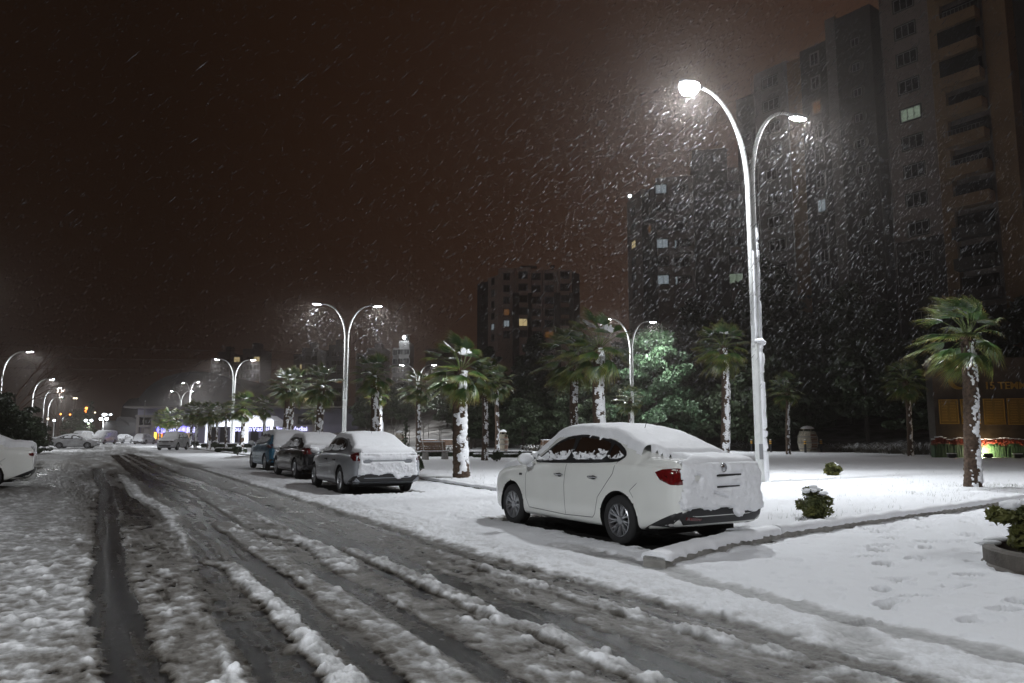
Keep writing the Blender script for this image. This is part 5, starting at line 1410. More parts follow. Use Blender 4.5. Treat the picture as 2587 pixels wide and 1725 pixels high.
# fourth block, in the gap above the palms
def blk(Y, cols, label, zlow, grp='apartment blocks on the slope'):
    o = Vector((q_of(cols[0][0], 800)*Y, Y)); B = Bld('apartment_block', label, 'building', grp, o); out = []
    for (xa, xb, yt, m, ya, yb) in cols:
        A = Vector((q_of(xa, 800)*(Y+ya), Y+ya)); Bq = Vector((q_of(xb, 800)*(Y+yb), Y+yb)); z = Pt((xa+xb)/2, yt, Y+(ya+yb)/2).z
        B.wall(A, Bq-(Bq-A)*.003, zlow, z, m, depth=10); out.append((A, Bq, z))
    return B, out
M['wall_b4'] = mat('wall_b4', (.60, .50, .44), .9, noise=.12, scale=.4)
def X4(v): return 1180+v/5.113
def Y4(v): return 640+v/5.113
B4, c4 = blk(196, [(X4(130), X4(270), Y4(380), 'wall_grey', 14, 9), (X4(270), X4(400), Y4(300), 'wall_b4', 9, 4), (X4(400), X4(620), Y4(190), 'wall_b4', 0, 0), (X4(640), X4(825), Y4(180), 'wall_b4', -2, -2), (X4(840), X4(975), Y4(215), 'wall_b4', 0, 0), (X4(985), X4(1165), Y4(210), 'wall_b4', 0, 0), (X4(1175), X4(1360), Y4(210), 'wall_b4', -2, -2), (X4(1370), X4(1460), Y4(250), 'wall_grey', 1, 4)], 'mid-distance apartment block standing alone above the palms left of the big dark wood', 0)
rows = [Y4(v) for v in (300, 455, 605, 760, 905, 1050)]
for r, yy in enumerate(rows):
    z = Pt(1380, yy, 196).z
    for ci, f, w, n in ((3, .45, 2.2, 2), (4, .4, 2.2, 2), (5, .42, 2.2, 2), (6, .5, 2.2, 2)):
        A, Bq, _ = c4[ci]; B4.win(A, Bq, f, z, w, 2.0 if r == 4 and ci == 3 else 1.7, n, {(4, 3): 'pane_warm', (5, 5): 'pane_orange'}.get((r, ci), 'pane'), 'wall_grey')
    for ci in (0, 1, 2): A, Bq, _ = c4[ci]; B4.win(A, Bq, .5, z, 1.5, 1.7, 2, {(4, 2): 'pane_cool', (4, 1): 'pane_cool', (3, 2): 'pane_orange'}.get((r, ci), 'pane'), 'wall_grey')
for ci in (3, 6):      # dark recessed lower bays either side of a narrow pale strip
    A, Bq, z = c4[ci]; d = Bq-A
    for f0, f1 in ((-.28, .18), (.78, 1.08)):
        a_ = A+d*f0; b_ = A+d*f1; nn = Vector((0, -1))*.25; B4.wall(a_+nn, b_+nn, 0, Pt(1300, Y4(510), 194).z, 'glass_dark', .2, 'dark_bay')
for (xa, xb, yv) in ((X4(530), X4(630), 170), (X4(690), X4(910), 135), (X4(1090), X4(1145), 128)):
    a_ = q_of(xa, 700)*196; b_ = q_of(xb, 700)*196; z = Pt(xa, Y4(yv), 196).z; mb = MB(); mb.box(((a_+b_)/2-B4.o.x, 4, z), (b_-a_, 1.5, .5)); mb.box(((a_+b_)/2-B4.o.x, 4, z-1.6), (.5, .5, 3.0)); mb.build('roof_canopy', M['wall_grey'], B4.t)
# far towers fading into the snowfall
def far_tower(Y, x0, x1, yt, label, lits, m='wall_far', rows=8, cols=3, light=None, grp='far towers'):
    a = q_of(x0, 900)*Y; c = q_of(x1, 900)*Y; z = Pt((x0+x1)/2, yt, Y).z; o = Vector((a, Y)); B = Bld('tower_block', label, 'building', grp, o)
    w = c-a; mid = .38
    B.wall((a, Y), (a+w*mid-.05, Y), 0, z-2, m, depth=10); B.wall((a+w*mid, Y-1.5), (c, Y-1.5), 0, z, m, depth=11.5)
    mb = MB(); mb.box((w*.7, 4, z+1.2), (w*.25, 4, 2.4)); mb.build('lift_housing', M[m], B.t)
    for r in range(rows):
        zz = z-3.5-r*(z-8)/rows
        for k in range(cols):
            f = (k+.5)/cols; inn = a+w*f > a+w*mid
            B.win((a, Y-(1.5 if inn else 0)), (c, Y-(1.5 if inn else 0)), f, zz, 2.0, 1.7, 2, lits.get((r, k), 'pane'), 'wall_far')
    if light:
        p = Pt(light[0], light[1], Y-2); mb = MB(); mb.ellipsoid((p.x-a, p.y-Y-1, p.z), (.5, .5, .5), 10, 6); mb.build('roof_light', M['lens'], B.t, True)
    return B
ft = far_tower(230, 993, 1035, 862, 'far tower with a floodlight on its roof, right of the mid-distance double lamp', {(7, 1): 'pane_warm', (7, 2): 'pane_warm'}, 'wall_far', 8, 3, (1022, 853))
lp = Pt(1022, 853, 226); lamp_light(ft.t, (lp.x-ft.o.x, -8, lp.z-.6), 900, tilt=.2)
far_tower(260, 742, 805, 880, 'faint tower left of the mid-distance double lamp with one warm window near its top', {(1, 1): 'pane_warm', (5, 2): 'pane_warm'}, cols=4)
far_tower(280, 812, 868, 872, 'faint tower directly behind the mid-distance double lamp', {(3, 3): 'pane_orange'}, cols=4)
far_tower(250, 590, 662, 882, 'faint tower above the white portico with lit windows in pairs', {(0, 0): 'pane_warm', (0, 3): 'pane_warm', (3, 0): 'pane_warm', (3, 3): 'pane_orange', (5, 0): 'pane_cool', (6, 1): 'pane_cool', (6, 0): 'pane_cool'}, cols=4)
far_tower(270, 534, 586, 890, 'dim tower left of the one above the white portico', {(2, 1): 'pane_orange'}, cols=3)
far_tower(300, 1075, 1160, 868, 'very faint long block behind the wood right of the floodlit tower', {}, cols=4, rows=5)
far_tower(300, 900, 975, 880, 'very faint block behind the floodlit tower on its left', {}, cols=4, rows=5)
# ================================================================== DOMED HALL AND SHOP FRONT
M['hall'] = mat('hall_cladding', (.016, .015, .016), .8, noise=.15, scale=.5)
M['white_render_glow'] = mat('white_render_glow', (.75, .76, .80), .7, emit=(.80, .84, 1), es=.10)  # faint glow put into the plaster on top of its lighting
M['shop_wall'] = mat('shop_wall', (.20, .19, .24), .8, noise=.1, scale=1)
M['sign_blue'] = mat('sign_blue', (.1, .1, .3), .4, emit=(.16, .14, 1), es=4.5)
M['sign_white'] = mat('sign_white', (.5, .5, .6), .4, emit=(.55, .55, 1), es=2.2)
M['shop_orange'] = mat('shop_glow_orange', (.6, .3, .05), .4, emit=(1, .30, .02), es=1.6, noise=.5, scale=3)
M['shop_yellow'] = mat('shop_glow_yellow', (.6, .5, .1), .4, emit=(1, .68, .08), es=2.4)
M['beige_panel'] = mat('beige_lit_panel', (.5, .4, .28), .5, emit=(1, .7, .4), es=.35)
Yh = 172.
xa, xb = q_of(348, 1000)*Yh, q_of(900, 1000)*Yh
t = thing('domed_hall', 'large dark hall with curved roof and small dome behind the shop', 'building', ((xa+xb)/2, Yh, 0)); W2 = (xb-xa)/2; zc = Pt(480, 968, Yh).z
mb = MB(); n = 26; vs = []; sx_ = q_of(345, 1000)*Yh-(xa+xb)/2; ex_ = q_of(640, 1000)*Yh-(xa+xb)/2; zsp = Pt(400, 1035, Yh).z; ztp = Pt(480, 938, Yh).z
for yy in (0, 26):
    for k in range(n+1):
        a = PI*k/n; vs.append(((sx_+ex_)/2-(ex_-sx_)/2*math.cos(a), yy, zsp+(ztp-zsp)*math.sin(a)))
fs = [(k, k+1, n+2+k, n+1+k) for k in range(n)]+[tuple(range(n+1))]; mb.add(vs, fs); mb.build('vault_roof', M['hall'], t)
mb = MB(); mb.box((0, 13, zsp/2), (W2*2, 26, zsp)); mb.build('hall_wall', M['shop_wall'], t)
dx_ = q_of(482, 900)*Yh-(xa+xb)/2; r_ = 105/1885/4.9*Yh*1.0; zt_d = Pt(480, 955, Yh).z
mb = MB(); mb.lathe([(r_*1.0, zt_d-3), (r_, zt_d), (r_*.92, zt_d+r_*.45), (r_*.7, zt_d+r_*.78), (r_*.35, zt_d+r_*.97), (0.05, zt_d+r_*1.02), (.02, zt_d+r_*1.45)], 28, (dx_, 10, 0)); mb.build('dome', M['hall'], t, True)
mb = MB(); mb.lathe([(3.6, 0), (3.6, zsp*.8), (3.2, zsp*1.15), (2.0, zsp*1.35), (0, zsp*1.4)], 20, (q_of(340, 1000)*Yh-(xa+xb)/2, 2, 0)); mb.build('round_tower', M['hall'], t, True)
# shop building
Ys = 128.
def gx(px, Y): return q_of(px, 1090)*Y
sxa, sxb = gx(345, Ys), gx(905, Ys)
t = thing('shop_building', 'long grey-violet shop building with blue lit lettering behind the palms', 'building', (sxa, Ys, 0)); zt_s = Pt(600, 1032, Ys).z
mb = MB(); mb.box(((sxb-sxa)/2, 4, zt_s/2), (sxb-sxa, 8, zt_s)); mb.build('wall', M['shop_wall'], t)
mb = MB(); mb.box(((sxb-sxa)/2, -.1, zt_s+.12), (sxb-sxa+.4, 8.6, .28)); mb.build('cornice', M['wall_pale'], t)
def lx(px): return gx(px, Ys)-sxa
for (a, c) in ((346, 391), (745, 797)):            # classical doorways
    x0, x1 = lx(a), lx(c); zt_ = Pt((a+c)/2, 1053 if a < 500 else 1050, Ys).z; zm = Pt(400, 1076, Ys).z
    d_ = MB(); w = x1-x0; d_.box((x0+.25, -.25, zt_/2), (.5, .5, zt_)); d_.box((x1-.25, -.25, zt_/2), (.5, .5, zt_)); d_.box(((x0+x1)/2, -.25, zt_+.15), (w+.3, .7, .3)); d_.box(((x0+x1)/2, -.25, zm), (w-1.0, .46, .35)); d_.box(((x0+x1)/2, -.02, zm/2-.1), (w*.52, .1, zm-.3))
    e = d_.build('doorway', M['wall_pale'], t)
    mb = MB(); mb.box(((x0+x1)/2, -.05, (zt_+zm)/2+.05), (w-1.05, .12, zt_-zm-.35)); mb.build('fanlight', M['glass_dark'], e)
    mb = MB(); zc_ = (zt_+zm)/2
    for s in (-1, 1):
        mb.tube([((x0+x1)/2+s*(.15+.45*u*math.cos(u*7)), -.16, zc_+.45*u*math.sin(u*7)) for u in np.linspace(.15, 1, 22)], .04, 6)
        mb.tube([((x0+x1)/2+s*(.9+.30*math.cos(u)), -.16, zc_+.30*math.sin(u)) for u in np.linspace(0, 5, 14)], .035, 6)
    mb.build('scrollwork', M['chrome'], e)
for (px, py, txt, sz) in ((445, 1086, 'SultanVadisi', 1.35), (637, 1083.5, 'SultanVadisi', 1.25), (738, 1083.5, 'SultanVadisi', 1.1)):
    p = Pt(px, py, Ys-.3); me = text_mesh(txt, sz, .06); o = link('lettering', me, M['sign_white'], t); o.rotation_euler = (PI/2, 0, 0); o.location = (p.x-sxa, -.5 if px > 500 else -.3, p.z)
for px in (408, 466):
    p = Pt(px, 1085.5, Ys); mb = MB(); mb.lathe([(0, -.12), (.62, -.12), (.62, .05)], 24, axis='Y'); 
    e = mb.build('round_sign', M['sign_blue'], t); e.location = (p.x-sxa, -.3, p.z)
    me = text_mesh('4', .9, .03); o = link('emblem', me, M['sign_white'], e); o.rotation_euler = (PI/2, 0, 0); o.location = (0, -.16, 0)
for (a, c, y0, y1, m) in ((388, 396, 1092, 1109, 'shop_yellow'), (400, 403, 1094, 1110, 'shop_orange'), (403.5, 411, 1093, 1114, 'shop_orange'), (470, 475, 1092, 1111, 'beige_panel'), (477, 482, 1092, 1111, 'beige_panel')):
    p0 = Pt(a, y1, Ys); p1 = Pt(c, y0, Ys); mb = MB(); mb.box(((p0.x+p1.x)/2-sxa, -.1, (p0.z+p1.z)/2), (p1.x-p0.x, .14, p1.z-p0.z)); mb.build('shop_window', M[m], t)
for a in np.arange(530, 740, 26):
    p0 = Pt(a, 1116, Ys); p1 = Pt(a+20, 1080, Ys); mb = MB(); mb.box(((p0.x+p1.x)/2-sxa, -.1, (max(p0.z, .1)+p1.z)/2), (p1.x-p0.x, .12, p1.z-max(p0.z, .1))); mb.build('shop_window', M['pane'], t)
# white portico
Yp = 112.
x0, x1 = gx(516, Yp), gx(691, Yp); t = thing('portico', 'bright white floodlit portico with square pillars in front of the shop', 'portico', (x0, Yp, 0)); zT = Pt(600, 1049, Yp).z; zB = Pt(600, 1077, Yp).z; w = x1-x0
mb = MB(); b_ = 1.3
vs = [(0, 0, zB), (w, 0, zB), (w, 0, zB+.9), (w-b_*.9, 0, zT), (b_*.9, 0, zT), (0, 0, zB+.9)]; vs += [(x, 5, z) for x, y, z in vs]
mb.add(vs, [(0, 1, 2, 3, 4, 5), (11, 10, 9, 8, 7, 6)]+[(i, 6+i, 6+(i+1) % 6, (i+1) % 6) for i in range(6)]); mb.build('beam', M['white_render_glow'], t)
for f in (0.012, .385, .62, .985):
    mb = MB(); mb.box((w*f+(.18 if f < .5 else -.18), .25, zB/2-.01), (.5 if 0.02 < f < .9 else .36, .5, zB)); mb.build('pillar', M['white_render_glow'], t)
mb = MB(); mb.box((w/2, 2.5, .1), (w+1, 6, .2)); mb.build('step', M['snow'], t)
lamp_light(t, (w*.3, -3.5, zB-.3), 260, tilt=0, col=(.85, .88, 1)).rotation_euler = (-1.9+PI, 0, 0); lamp_light(t, (w*.75, -3.5, zB-.3), 260, tilt=0, col=(.85, .88, 1)).rotation_euler = (-1.9+PI, 0, 0)
# leaning flagpole before the doorway
p0 = Pt(359, 1112, 118); p1 = Pt(367, 1013, 118); t = thing('flagpole', 'thin pale flagpole without a flag in front of the left shop doorway', 'flagpole', (p0.x, 118, 0)); mb = MB(); mb.tube([(0, 0, 0), (p1.x-p0.x, 0, p1.z)], [.09, .05], 8); mb.build('pole', M['wall_pale'], t); mb = MB(); mb.ellipsoid((p1.x-p0.x, 0, p1.z), (.09, .09, .09), 8, 6); mb.build('finial', M['metal'], t)
# tents / covered stalls silhouette left of the hall
for (a, c, yt, Y, lb) in ((250, 300, 1062, 150, 'dark snow-dusted tent roof behind the white vans, left one'), (275, 335, 1052, 160, 'dark snow-dusted tent roof behind the white vans, right one')):
    x0 = gx(a, Y); x1 = gx(c, Y); z = Pt(a, yt, Y).z; t = thing('tent', lb, 'tent', (x0, Y, 0)); w = x1-x0; mb = MB(); mb.add([(0, 0, z*.45), (w*.35, 0, z), (w*.8, 0, z*.75), (w, 0, z*.4), (0, 6, z*.45), (w*.35, 6, z), (w*.8, 6, z*.75), (w, 6, z*.4)], [(0, 1, 5, 4), (1, 2, 6, 5), (2, 3, 7, 6), (0, 3, 2, 1), (4, 5, 6, 7)]); mb.build('canvas_roof', M['hall'], t); mb = MB(); mb.box((w/2, 3, z*.2), (w*.96, 5.6, z*.4)); mb.build('canvas_wall', M['hall'], t)
# ================================================================== GOLD-LETTERED WALL AND FLOWER SCREEN
wl = Vector(G(2362, 1152)); wr_ = Vector(G(2600, 1154)); dirw = Vector((1, -.16)).normalized()
Yw = 49.5; wx0 = q_of(2358, 1000)*Yw
t = thing('memorial_wall', 'dark stone wall with gold crescent, gold lettering and gold plaques', 'wall', (wx0, Yw, 0), -.10)
zT = Pt(2400, 905, Yw).z; mb = MB(); mb.box((8, .5, zT/2), (16, 1.0, zT)); mb.build('stone_slab', mat('dark_stone', (.055, .045, .038), .35, noise=.35, scale=2.5), t)
M['gold'] = mat('gold', (.62, .40, .10), .30, .85, noise=.4, scale=60, bump=.9, bscale=70); M['gold_dark'] = mat('gold_plate', (.30, .20, .05), .35, .6, noise=.5, scale=45, bump=.8, bscale=60)
def wloc(px, py):
    p = Pt(px, py, Yw); # walk on the wall plane
    a, b_, c = ray(px, py); ca, sa = math.cos(-.10), math.sin(-.10)
    # solve point = s*(a,b) on line through (wx0,Yw) with direction (ca,sa)
    s = (wx0*sa-Yw*ca)/(a*sa-b_*ca); X = a*s-wx0; Y_ = b_*s-Yw; return X*ca+Y_*sa, CAMH+c*s
for (xa, xb, ya, yb) in ((2374, 2418, 1009, 1071), (2429, 2472, 1008, 1071), (2486.5, 2535, 1007, 1072), (2547, 2600, 1006, 1073)):
    u0, z0 = wloc(xa, yb); u1, z1 = wloc(xb, ya); w, h = u1-u0, z1-z0
    mb = MB(); mb.box(((u0+u1)/2, -.02, (z0+z1)/2), (w, .05, h)); e = mb.build('plaque', M['gold_dark'], t)
    mb = MB(); f = .045
    for c, d in (((0, h/2-f/2), (w, f)), ((0, -h/2+f/2), (w, f)), ((-w/2+f/2, 0), (f, h-2*f)), ((w/2-f/2, 0), (f, h-2*f))): mb.box(((u0+u1)/2+c[0], -.06, (z0+z1)/2+c[1]), (d[0], .04, d[1]))
    mb.build('plaque_border', M['gold'], e)
    mb = MB(); rnd = random.Random(int(xa))
    for k in range(13):
        zz_ = z1-.18-k*(h-.3)/13
        for cx_ in (.28, .72):
            ww = w*.36*rnd.uniform(.7, 1); mb.box((u0+w*cx_, -.055, zz_), (ww, .02, .035))
    mb.build('engraved_lines', M['gold'], e)
u0, zc_ = wloc(2487, 975); uu_, _ = wloc(2587, 975)
me = text_mesh('15 TEMMUZ', .56, .03); me_w = max(v.co.x for v in me.vertices)*2
o = link('lettering', me, M['gold'], t); ux, _ = wloc(2485, 975); sc = (uu_-ux)/(me_w*.70); o.scale = (sc, sc*1.0, 1); o.rotation_euler = (PI/2, 0, 0); o.location = (ux+me_w*sc/2, -.05, zc_)
ucx, zcx = wloc(2420, 958); ro = (wloc(2448, 958)[0]-wloc(2394, 958)[0])/2
vs = []; n = 40
for k in range(n):
    a = .45+(2*PI-.9)*k/(n-1); vs.append((ucx+ro*math.cos(a), -.08, zcx+ro*math.sin(a)))
for k in range(n):
    a = 2*PI-.62-(2*PI-1.24)*k/(n-1); vs.append((ucx+ro*.22+ro*.78*math.cos(a), -.08, zcx+ro*.78*math.sin(a)))
vs += [(x, 0, z) for x, y, z in vs]; N2 = 2*n
fs = [(i, i+1, 2*n-2-i, 2*n-1-i) for i in range(n-1)]+[(i, N2+i, N2+(i+1) % N2, (i+1) % N2) for i in range(N2)]
mb = MB(); mb.add(vs, fs); mb.build('crescent', M['gold_dark'], t)
# screen of red flowers on green stems
f0 = Vector(G(2362, 1154)); 
Yf = 46.8; fx0 = q_of(2363, 1150)*Yf; t = thing('flower_screen', 'low relief screen of red flowers on green stems, capped with snow, before the dark wall', 'screen', (fx0, Yf, 0), -.10)
zf = 1.05; M['stem'] = mat('painted_green', (.035, .085, .022), .6, col2=(.02, .04, .02), scale=7, bump=.7, bscale=25)
mb = MB(); mb.box((5.5, .3, zf*.42), (11, .5, zf*.84)); mb.build('back_panel', M['stem'], t)
mb = MB(); rnd = random.Random(4)
for k in range(240): x = rnd.uniform(0.02, 10.98); mb.tube([(x, .03, .02), (x+rnd.uniform(-.05, .05), -.01, rnd.uniform(.6, .8))], .022, 5, False)
mb.build('stems', M['stem'], t)
cs = [(x, .12, zf*(.88+.07*math.sin(x*1.9)+.05*math.sin(x*4.3)), .13, .17, .19+.06*math.sin(x*5)+.03*math.sin(x*11)) for x in np.arange(0, 11, .12)]
leaves('flowers', cs, 12000, .06, M['red_flower'], t, 5, .3, 1.3)
mb = MB()
for x in np.arange(0, 11, .22): mb.ellipsoid((x, .15, zf*(.91+.07*math.sin(x*1.9)+.05*math.sin(x*4.3))+.20+.06*math.sin(x*5)), (.15, .12, .028), 8, 5, .15)
mb.build('snow_cap', M['snow'], t, True)
def spotlight(px, py, Y, label, on_=False):
    q = Pt(px, py, Y); s = thing('ground_floodlight', label, 'floodlight', (q.x, Y, .03), -.1, 'ground floodlights before the flower screen'); mb = MB(); mb.box((0, 0, .14), (.52, .24, .2), taper=.85); mb.box((0, 0, .02), (.3, .2, .05)); mb.build('housing', M['black'], s); mb = MB(); mb.box((0, 0, .26), (.5, .22, .035)); mb.build('snow_cap', M['snow'], s)
    mb = MB(); mb.box((0, .125, .15), (.44, .012, .14)); mb.build('glass', M['lens'] if on_ else M['glass_dark'], s)
    return s
spotlight(2405, 1152, 45.9, 'left unlit floodlight on the snow before the flower screen'); spotlight(2571, 1155, 45.2, 'right unlit floodlight on the snow before the flower screen')
s = spotlight(2496, 1149, 45.9, 'lit floodlight half hidden by the wind-bent palm, blazing on the green stems', True)
def spot(parent, loc, pw, col, rot, size=.4):
    ld = bpy.data.lights.new('floodlight_beam', 'AREA'); ld.size = size; ld.energy = pw; ld.color = col; o = bpy.data.objects.new('floodlight_beam', ld); COL.objects.link(o); o.parent = parent; o.location = loc; o.rotation_euler = rot
spot(s, (0, .16, .25), 170, (1, .85, .6), (math.radians(112), 0, 0)); 
fx_ = thing('ground_floodlight', 'warm floodlight behind the flower screen lighting the gold plaques', 'floodlight', (q_of(2505, 1100)*47.9, 47.9, 0), -.1); mb = MB(); mb.box((0, 0, .3), (.3, .2, .25), taper=.8); mb.box((0, 0, .1), (.08, .08, .3)); mb.build('housing', M['black'], fx_); mb = MB(); mb.box((0, .1, .35), (.24, .02, .16)); mb.build('glass', M['pane_warm'], fx_)
spot(fx_, (0, .25, .5), 34, (1, .72, .35), (math.radians(125), 0, 0), .2)
# ================================================================== PARK FURNITURE
def barrel(px, Y, h, r, label, seed=1, z=0):
    q = Pt(px, 1099, Y); t = thing('barrel_kiosk', label, 'barrel kiosk', (q.x, Y, z), seed*.35, 'upright wooden barrels in the park'); n = 30
    wood = M['barrel_wood']; mb = MB()
    prof = [(r*(.72+.28*math.sin(PI*(k/14)*.92+.12)), h*.04+h*.80*k/14) for k in range(15)]
    for k in range(n):        # staves, a few left out for the opening
        if k in (21, 22, 23, 24): continue
        a0 = 2*PI*k/n; a1 = 2*PI*(k+.86)/n; vs = []
        for rr, z_ in prof:
            for a, ro_ in ((a0, 1), (a1, 1), (a1, .93), (a0, .93)): vs.append((rr*ro_*math.cos(a), rr*ro_*math.sin(a), z_))
        fs = []
        for i in range(14):
            for j in range(4): fs.append((i*4+j, i*4+(j+1) % 4, i*4+4+(j+1) % 4, i*4+4+j))
        mb.add(vs, fs)
    mb.build('staves', wood, t)
    for f in (.18, .45, .72):
        i = int(f*14); rr, z_ = prof[i]; mb = MB(); mb.lathe([(rr+.01, z_-.05), (rr+.03, z_-.05), (rr+.03, z_+.05), (rr+.01, z_+.05)], 30); mb.build('hoop', M['wall_pale'], t)
    mb = MB(); 
    for f in np.linspace(.12, .8, 7): mb.box((0, -prof[int(f*14)][0]*.9, h*.04+h*.8*f), (r*.75, .05, h*.055))
    mb.build('slats', M['barrel_slat'], t)
    mb = MB(); 
    for s in (-1, 1): mb.box((s*r*.45, 0, h*.88), (.07, .07, h*.14))
    mb.build('posts', wood, t)
    mb = MB(); mb.lathe([(0, h*1.02), (r*.45, h*.99), (r*.68, h*.94), (r*.70, h*.92), (0, h*.93)], 24); mb.build('roof', wood, t, True); mb = MB(); mb.lathe([(0, h*1.06), (r*.4, h*1.035), (r*.66, h*.965), (r*.69, h*.94)], 24); mb.build('snow_cap', M['snow'], t, True)
M['barrel_wood'] = mat('barrel_wood', (.30, .27, .21), .8, noise=.3, scale=6); M['barrel_slat'] = mat('barrel_slat', (.16, .07, .04), .8, noise=.3, scale=6)
barrel(2040, 62, 2.05, .80, 'big wooden barrel kiosk with ribbed sides right of the near lamp pole', 1)
barrel(1271, 60, 1.75, .42, 'narrow barrel kiosk left of the white saloon, by the bluish lit path', 2)
barrel(1009, 74, 1.75, .52, 'pale barrel kiosk above the snowy roof of the silver saloon', 3)
for (px, Y, lb) in ((1898, 64, 'black and yellow bollard just left of the near lamp pole'), (1946, 62, 'black and yellow bollard right after the near lamp pole'), (1989, 62.5, 'black and yellow bollard left of the big barrel'), (2033, 61, 'black and yellow bollard before the big barrel'), (2073, 62.5, 'black and yellow bollard right of the big barrel')):
    q = Pt(px, 1099, Y); t = thing('bollard', lb, 'bollard', (q.x, Y, 0), 0, 'black and yellow bollards'); mb = MB(); mb.lathe([(.09, 0), (.09, .95), (.07, 1.0), (0, 1.01)], 14); mb.build('post', M['black'], t)
    for z_ in (.68, .84): mb = MB(); mb.lathe([(.094, z_), (.098, z_+.01), (.098, z_+.09), (.094, z_+.1)], 14); mb.build('band', M.setdefault('yellow', mat('yellow_paint', (.65, .33, .03), .5)), t)
    mb = MB(); mb.ellipsoid((0, 0, 1.01), (.085, .085, .035), 10, 6); mb.build('snow_cap', M['snow'], t, True)
def bench(x, y, rz, label):
    t = thing('park_bench', label, 'bench', (x, y, .02), rz, 'park benches')
    wood = M.setdefault('bench_wood', mat('bench_wood', (.15, .085, .05), .7, noise=.3, scale=8))
    mb = MB(); [mb.box((0, -.18+.115*k, .45), (1.6, .095, .035)) for k in range(4)]; mb.build('seat', wood, t)
    mb = MB(); [mb.box((0, .30+.04*k, .58+.115*k), (1.6, .03, .095)) for k in range(4)]; mb.build('backrest', wood, t)
    for s in (-1, 1):
        mb = MB(); mb.box((s*.6, 0, .2), (.22, .55, .4), taper=.82); mb.build('leg', M['concrete'], t)
        mb = MB(); mb.tube([(s*.6, -.2, .42), (s*.6, .24, .42), (s*.6, .44, 1.0)], .03, 6); mb.build('bracket', M['metal'], t)
    mb = MB(); mb.box((0, -.02, .485), (1.55, .42, .035)); mb.ellipsoid((0, .42, 1.0), (.8, .05, .03), 12, 6); mb.build('snow_cap', M['snow'], t)
q = Pt(1100, 1099, 43); bench(q.x, 43, .5, 'wooden bench on concrete feet between the silver saloon and the thick palm trunk')
q = Pt(1088, 1099, 66); bench(q.x, 66, 2.9, 'distant bench behind the snowy flax, left one'); q = Pt(1137, 1099, 66); bench(q.x, 66, 3.0, 'distant bench behind the snowy flax, right one'); q = Pt(1390, 1099, 62); bench(q.x, 62, 3.1, 'bench just above the white saloon wing mirror'); q = Pt(978, 1099, 80); bench(q.x, 80, 3.1, 'bench above the roof of the silver saloon, beside the pale barrel')
# ================================================================== CARS FARTHER OFF
M['p_dusted'] = paint('frosted_grey_paint', (.36, .36, .37), .6, dirt=.35); M['p_frost'] = paint('frosted_white_paint', (.66, .66, .66), .6, dirt=.2)
car('leftcar', 'white car at the left edge, only its snow-piled tail and rear wheel in view', 'car', (-13.55, 19.55), (-.87, -.49), M['p_white'], None, roof=.12, side_snow=.6, rear_snow=0, near_left=True)
car('saloon', 'grey saloon crusted with snow seen from the side at the left, nose pointing right', 'car', (G(98, 1134)[0]*.985, 79.0), (.95, .25), M['p_dusted'], 'cars parked at the far end', detail=1, side_snow=1.0, near_left=False, coat_all=0, rear_snow=0)
def face_car(kind, px, Y, m, label, head=(0, -1), grp='cars parked at the far end', coat=0, roof=.08):
    S = SPEC[kind]; q = Pt(px, 1099, Y); d = Vector(head).normalized(); lf = Vector((-d.y, d.x))
    c = Vector((q.x, Y)); o = c+d*(-S['L']/2 if True else 0); rl = o+d*S['wheels'][0]+lf*(S['W']-.11)
    return car(kind, label, 'van' if kind == 'van' else 'car', rl, d, M[m], grp, detail=1, side_snow=.95, near_left=True, coat_all=coat, rear_snow=.95, roof=roof)
face_car('suv', 439, 72, 'p_dusted', 'snow-covered dark car facing the camera beside the promenade palms', (.10, -1))
face_car('hatch', 366, 117, 'p_frost', 'small white van-like car with its back to the camera by the flagpole', (0, 1))
face_car('saloon', 311, 132, 'p_frost', 'small white saloon facing the camera right of the tall white van', (.02, -1), coat=0)
face_car('van', 264, 120, 'p_frost', 'tall white panel van facing the camera, plastered with snow', (.02, -1))
face_car('van', 216, 138, 'p_frost', 'white panel van seen from behind, left of the tall one', (0, 1))
# snow-plastered bonnet of a car facing right front of round board
q = Pt(190, 1112, 84); t = thing('round_board', 'round snow-plastered advertising board with a purple lower half', 'sign', (q.x, 84, 0)); p = Pt(190, 1111, 84)
mb = MB(); mb.lathe([(0, -.05), (.68, -.05), (.7, 0), (.68, .05), (0, .05)], 30, (0, 0, p.z), 'Y'); mb.build('disc', mat('purple_board', (.25, .03, .22), .5), t, True)
mb = MB(); mb.lathe([(.70, -.07), (.76, -.07), (.76, .07), (.70, .07)], 30, (0, 0, p.z), 'Y'); mb.build('rim', M['chrome'], t)
vs = [(.67*math.cos(a), -.075, p.z+.67*math.sin(a)) for a in np.linspace(-.25, PI+.4, 24)]; mb = MB(); mb.add(vs+[(x*.98, -.05, z) for x, y, z in vs], [tuple(range(23, -1, -1))]); mb.build('driven_snow', M['snow'], t)
mb = MB(); mb.box((0, 0, .2), (.12, .12, max(.3, p.z-.5))); mb.build('foot', M['metal'], t)
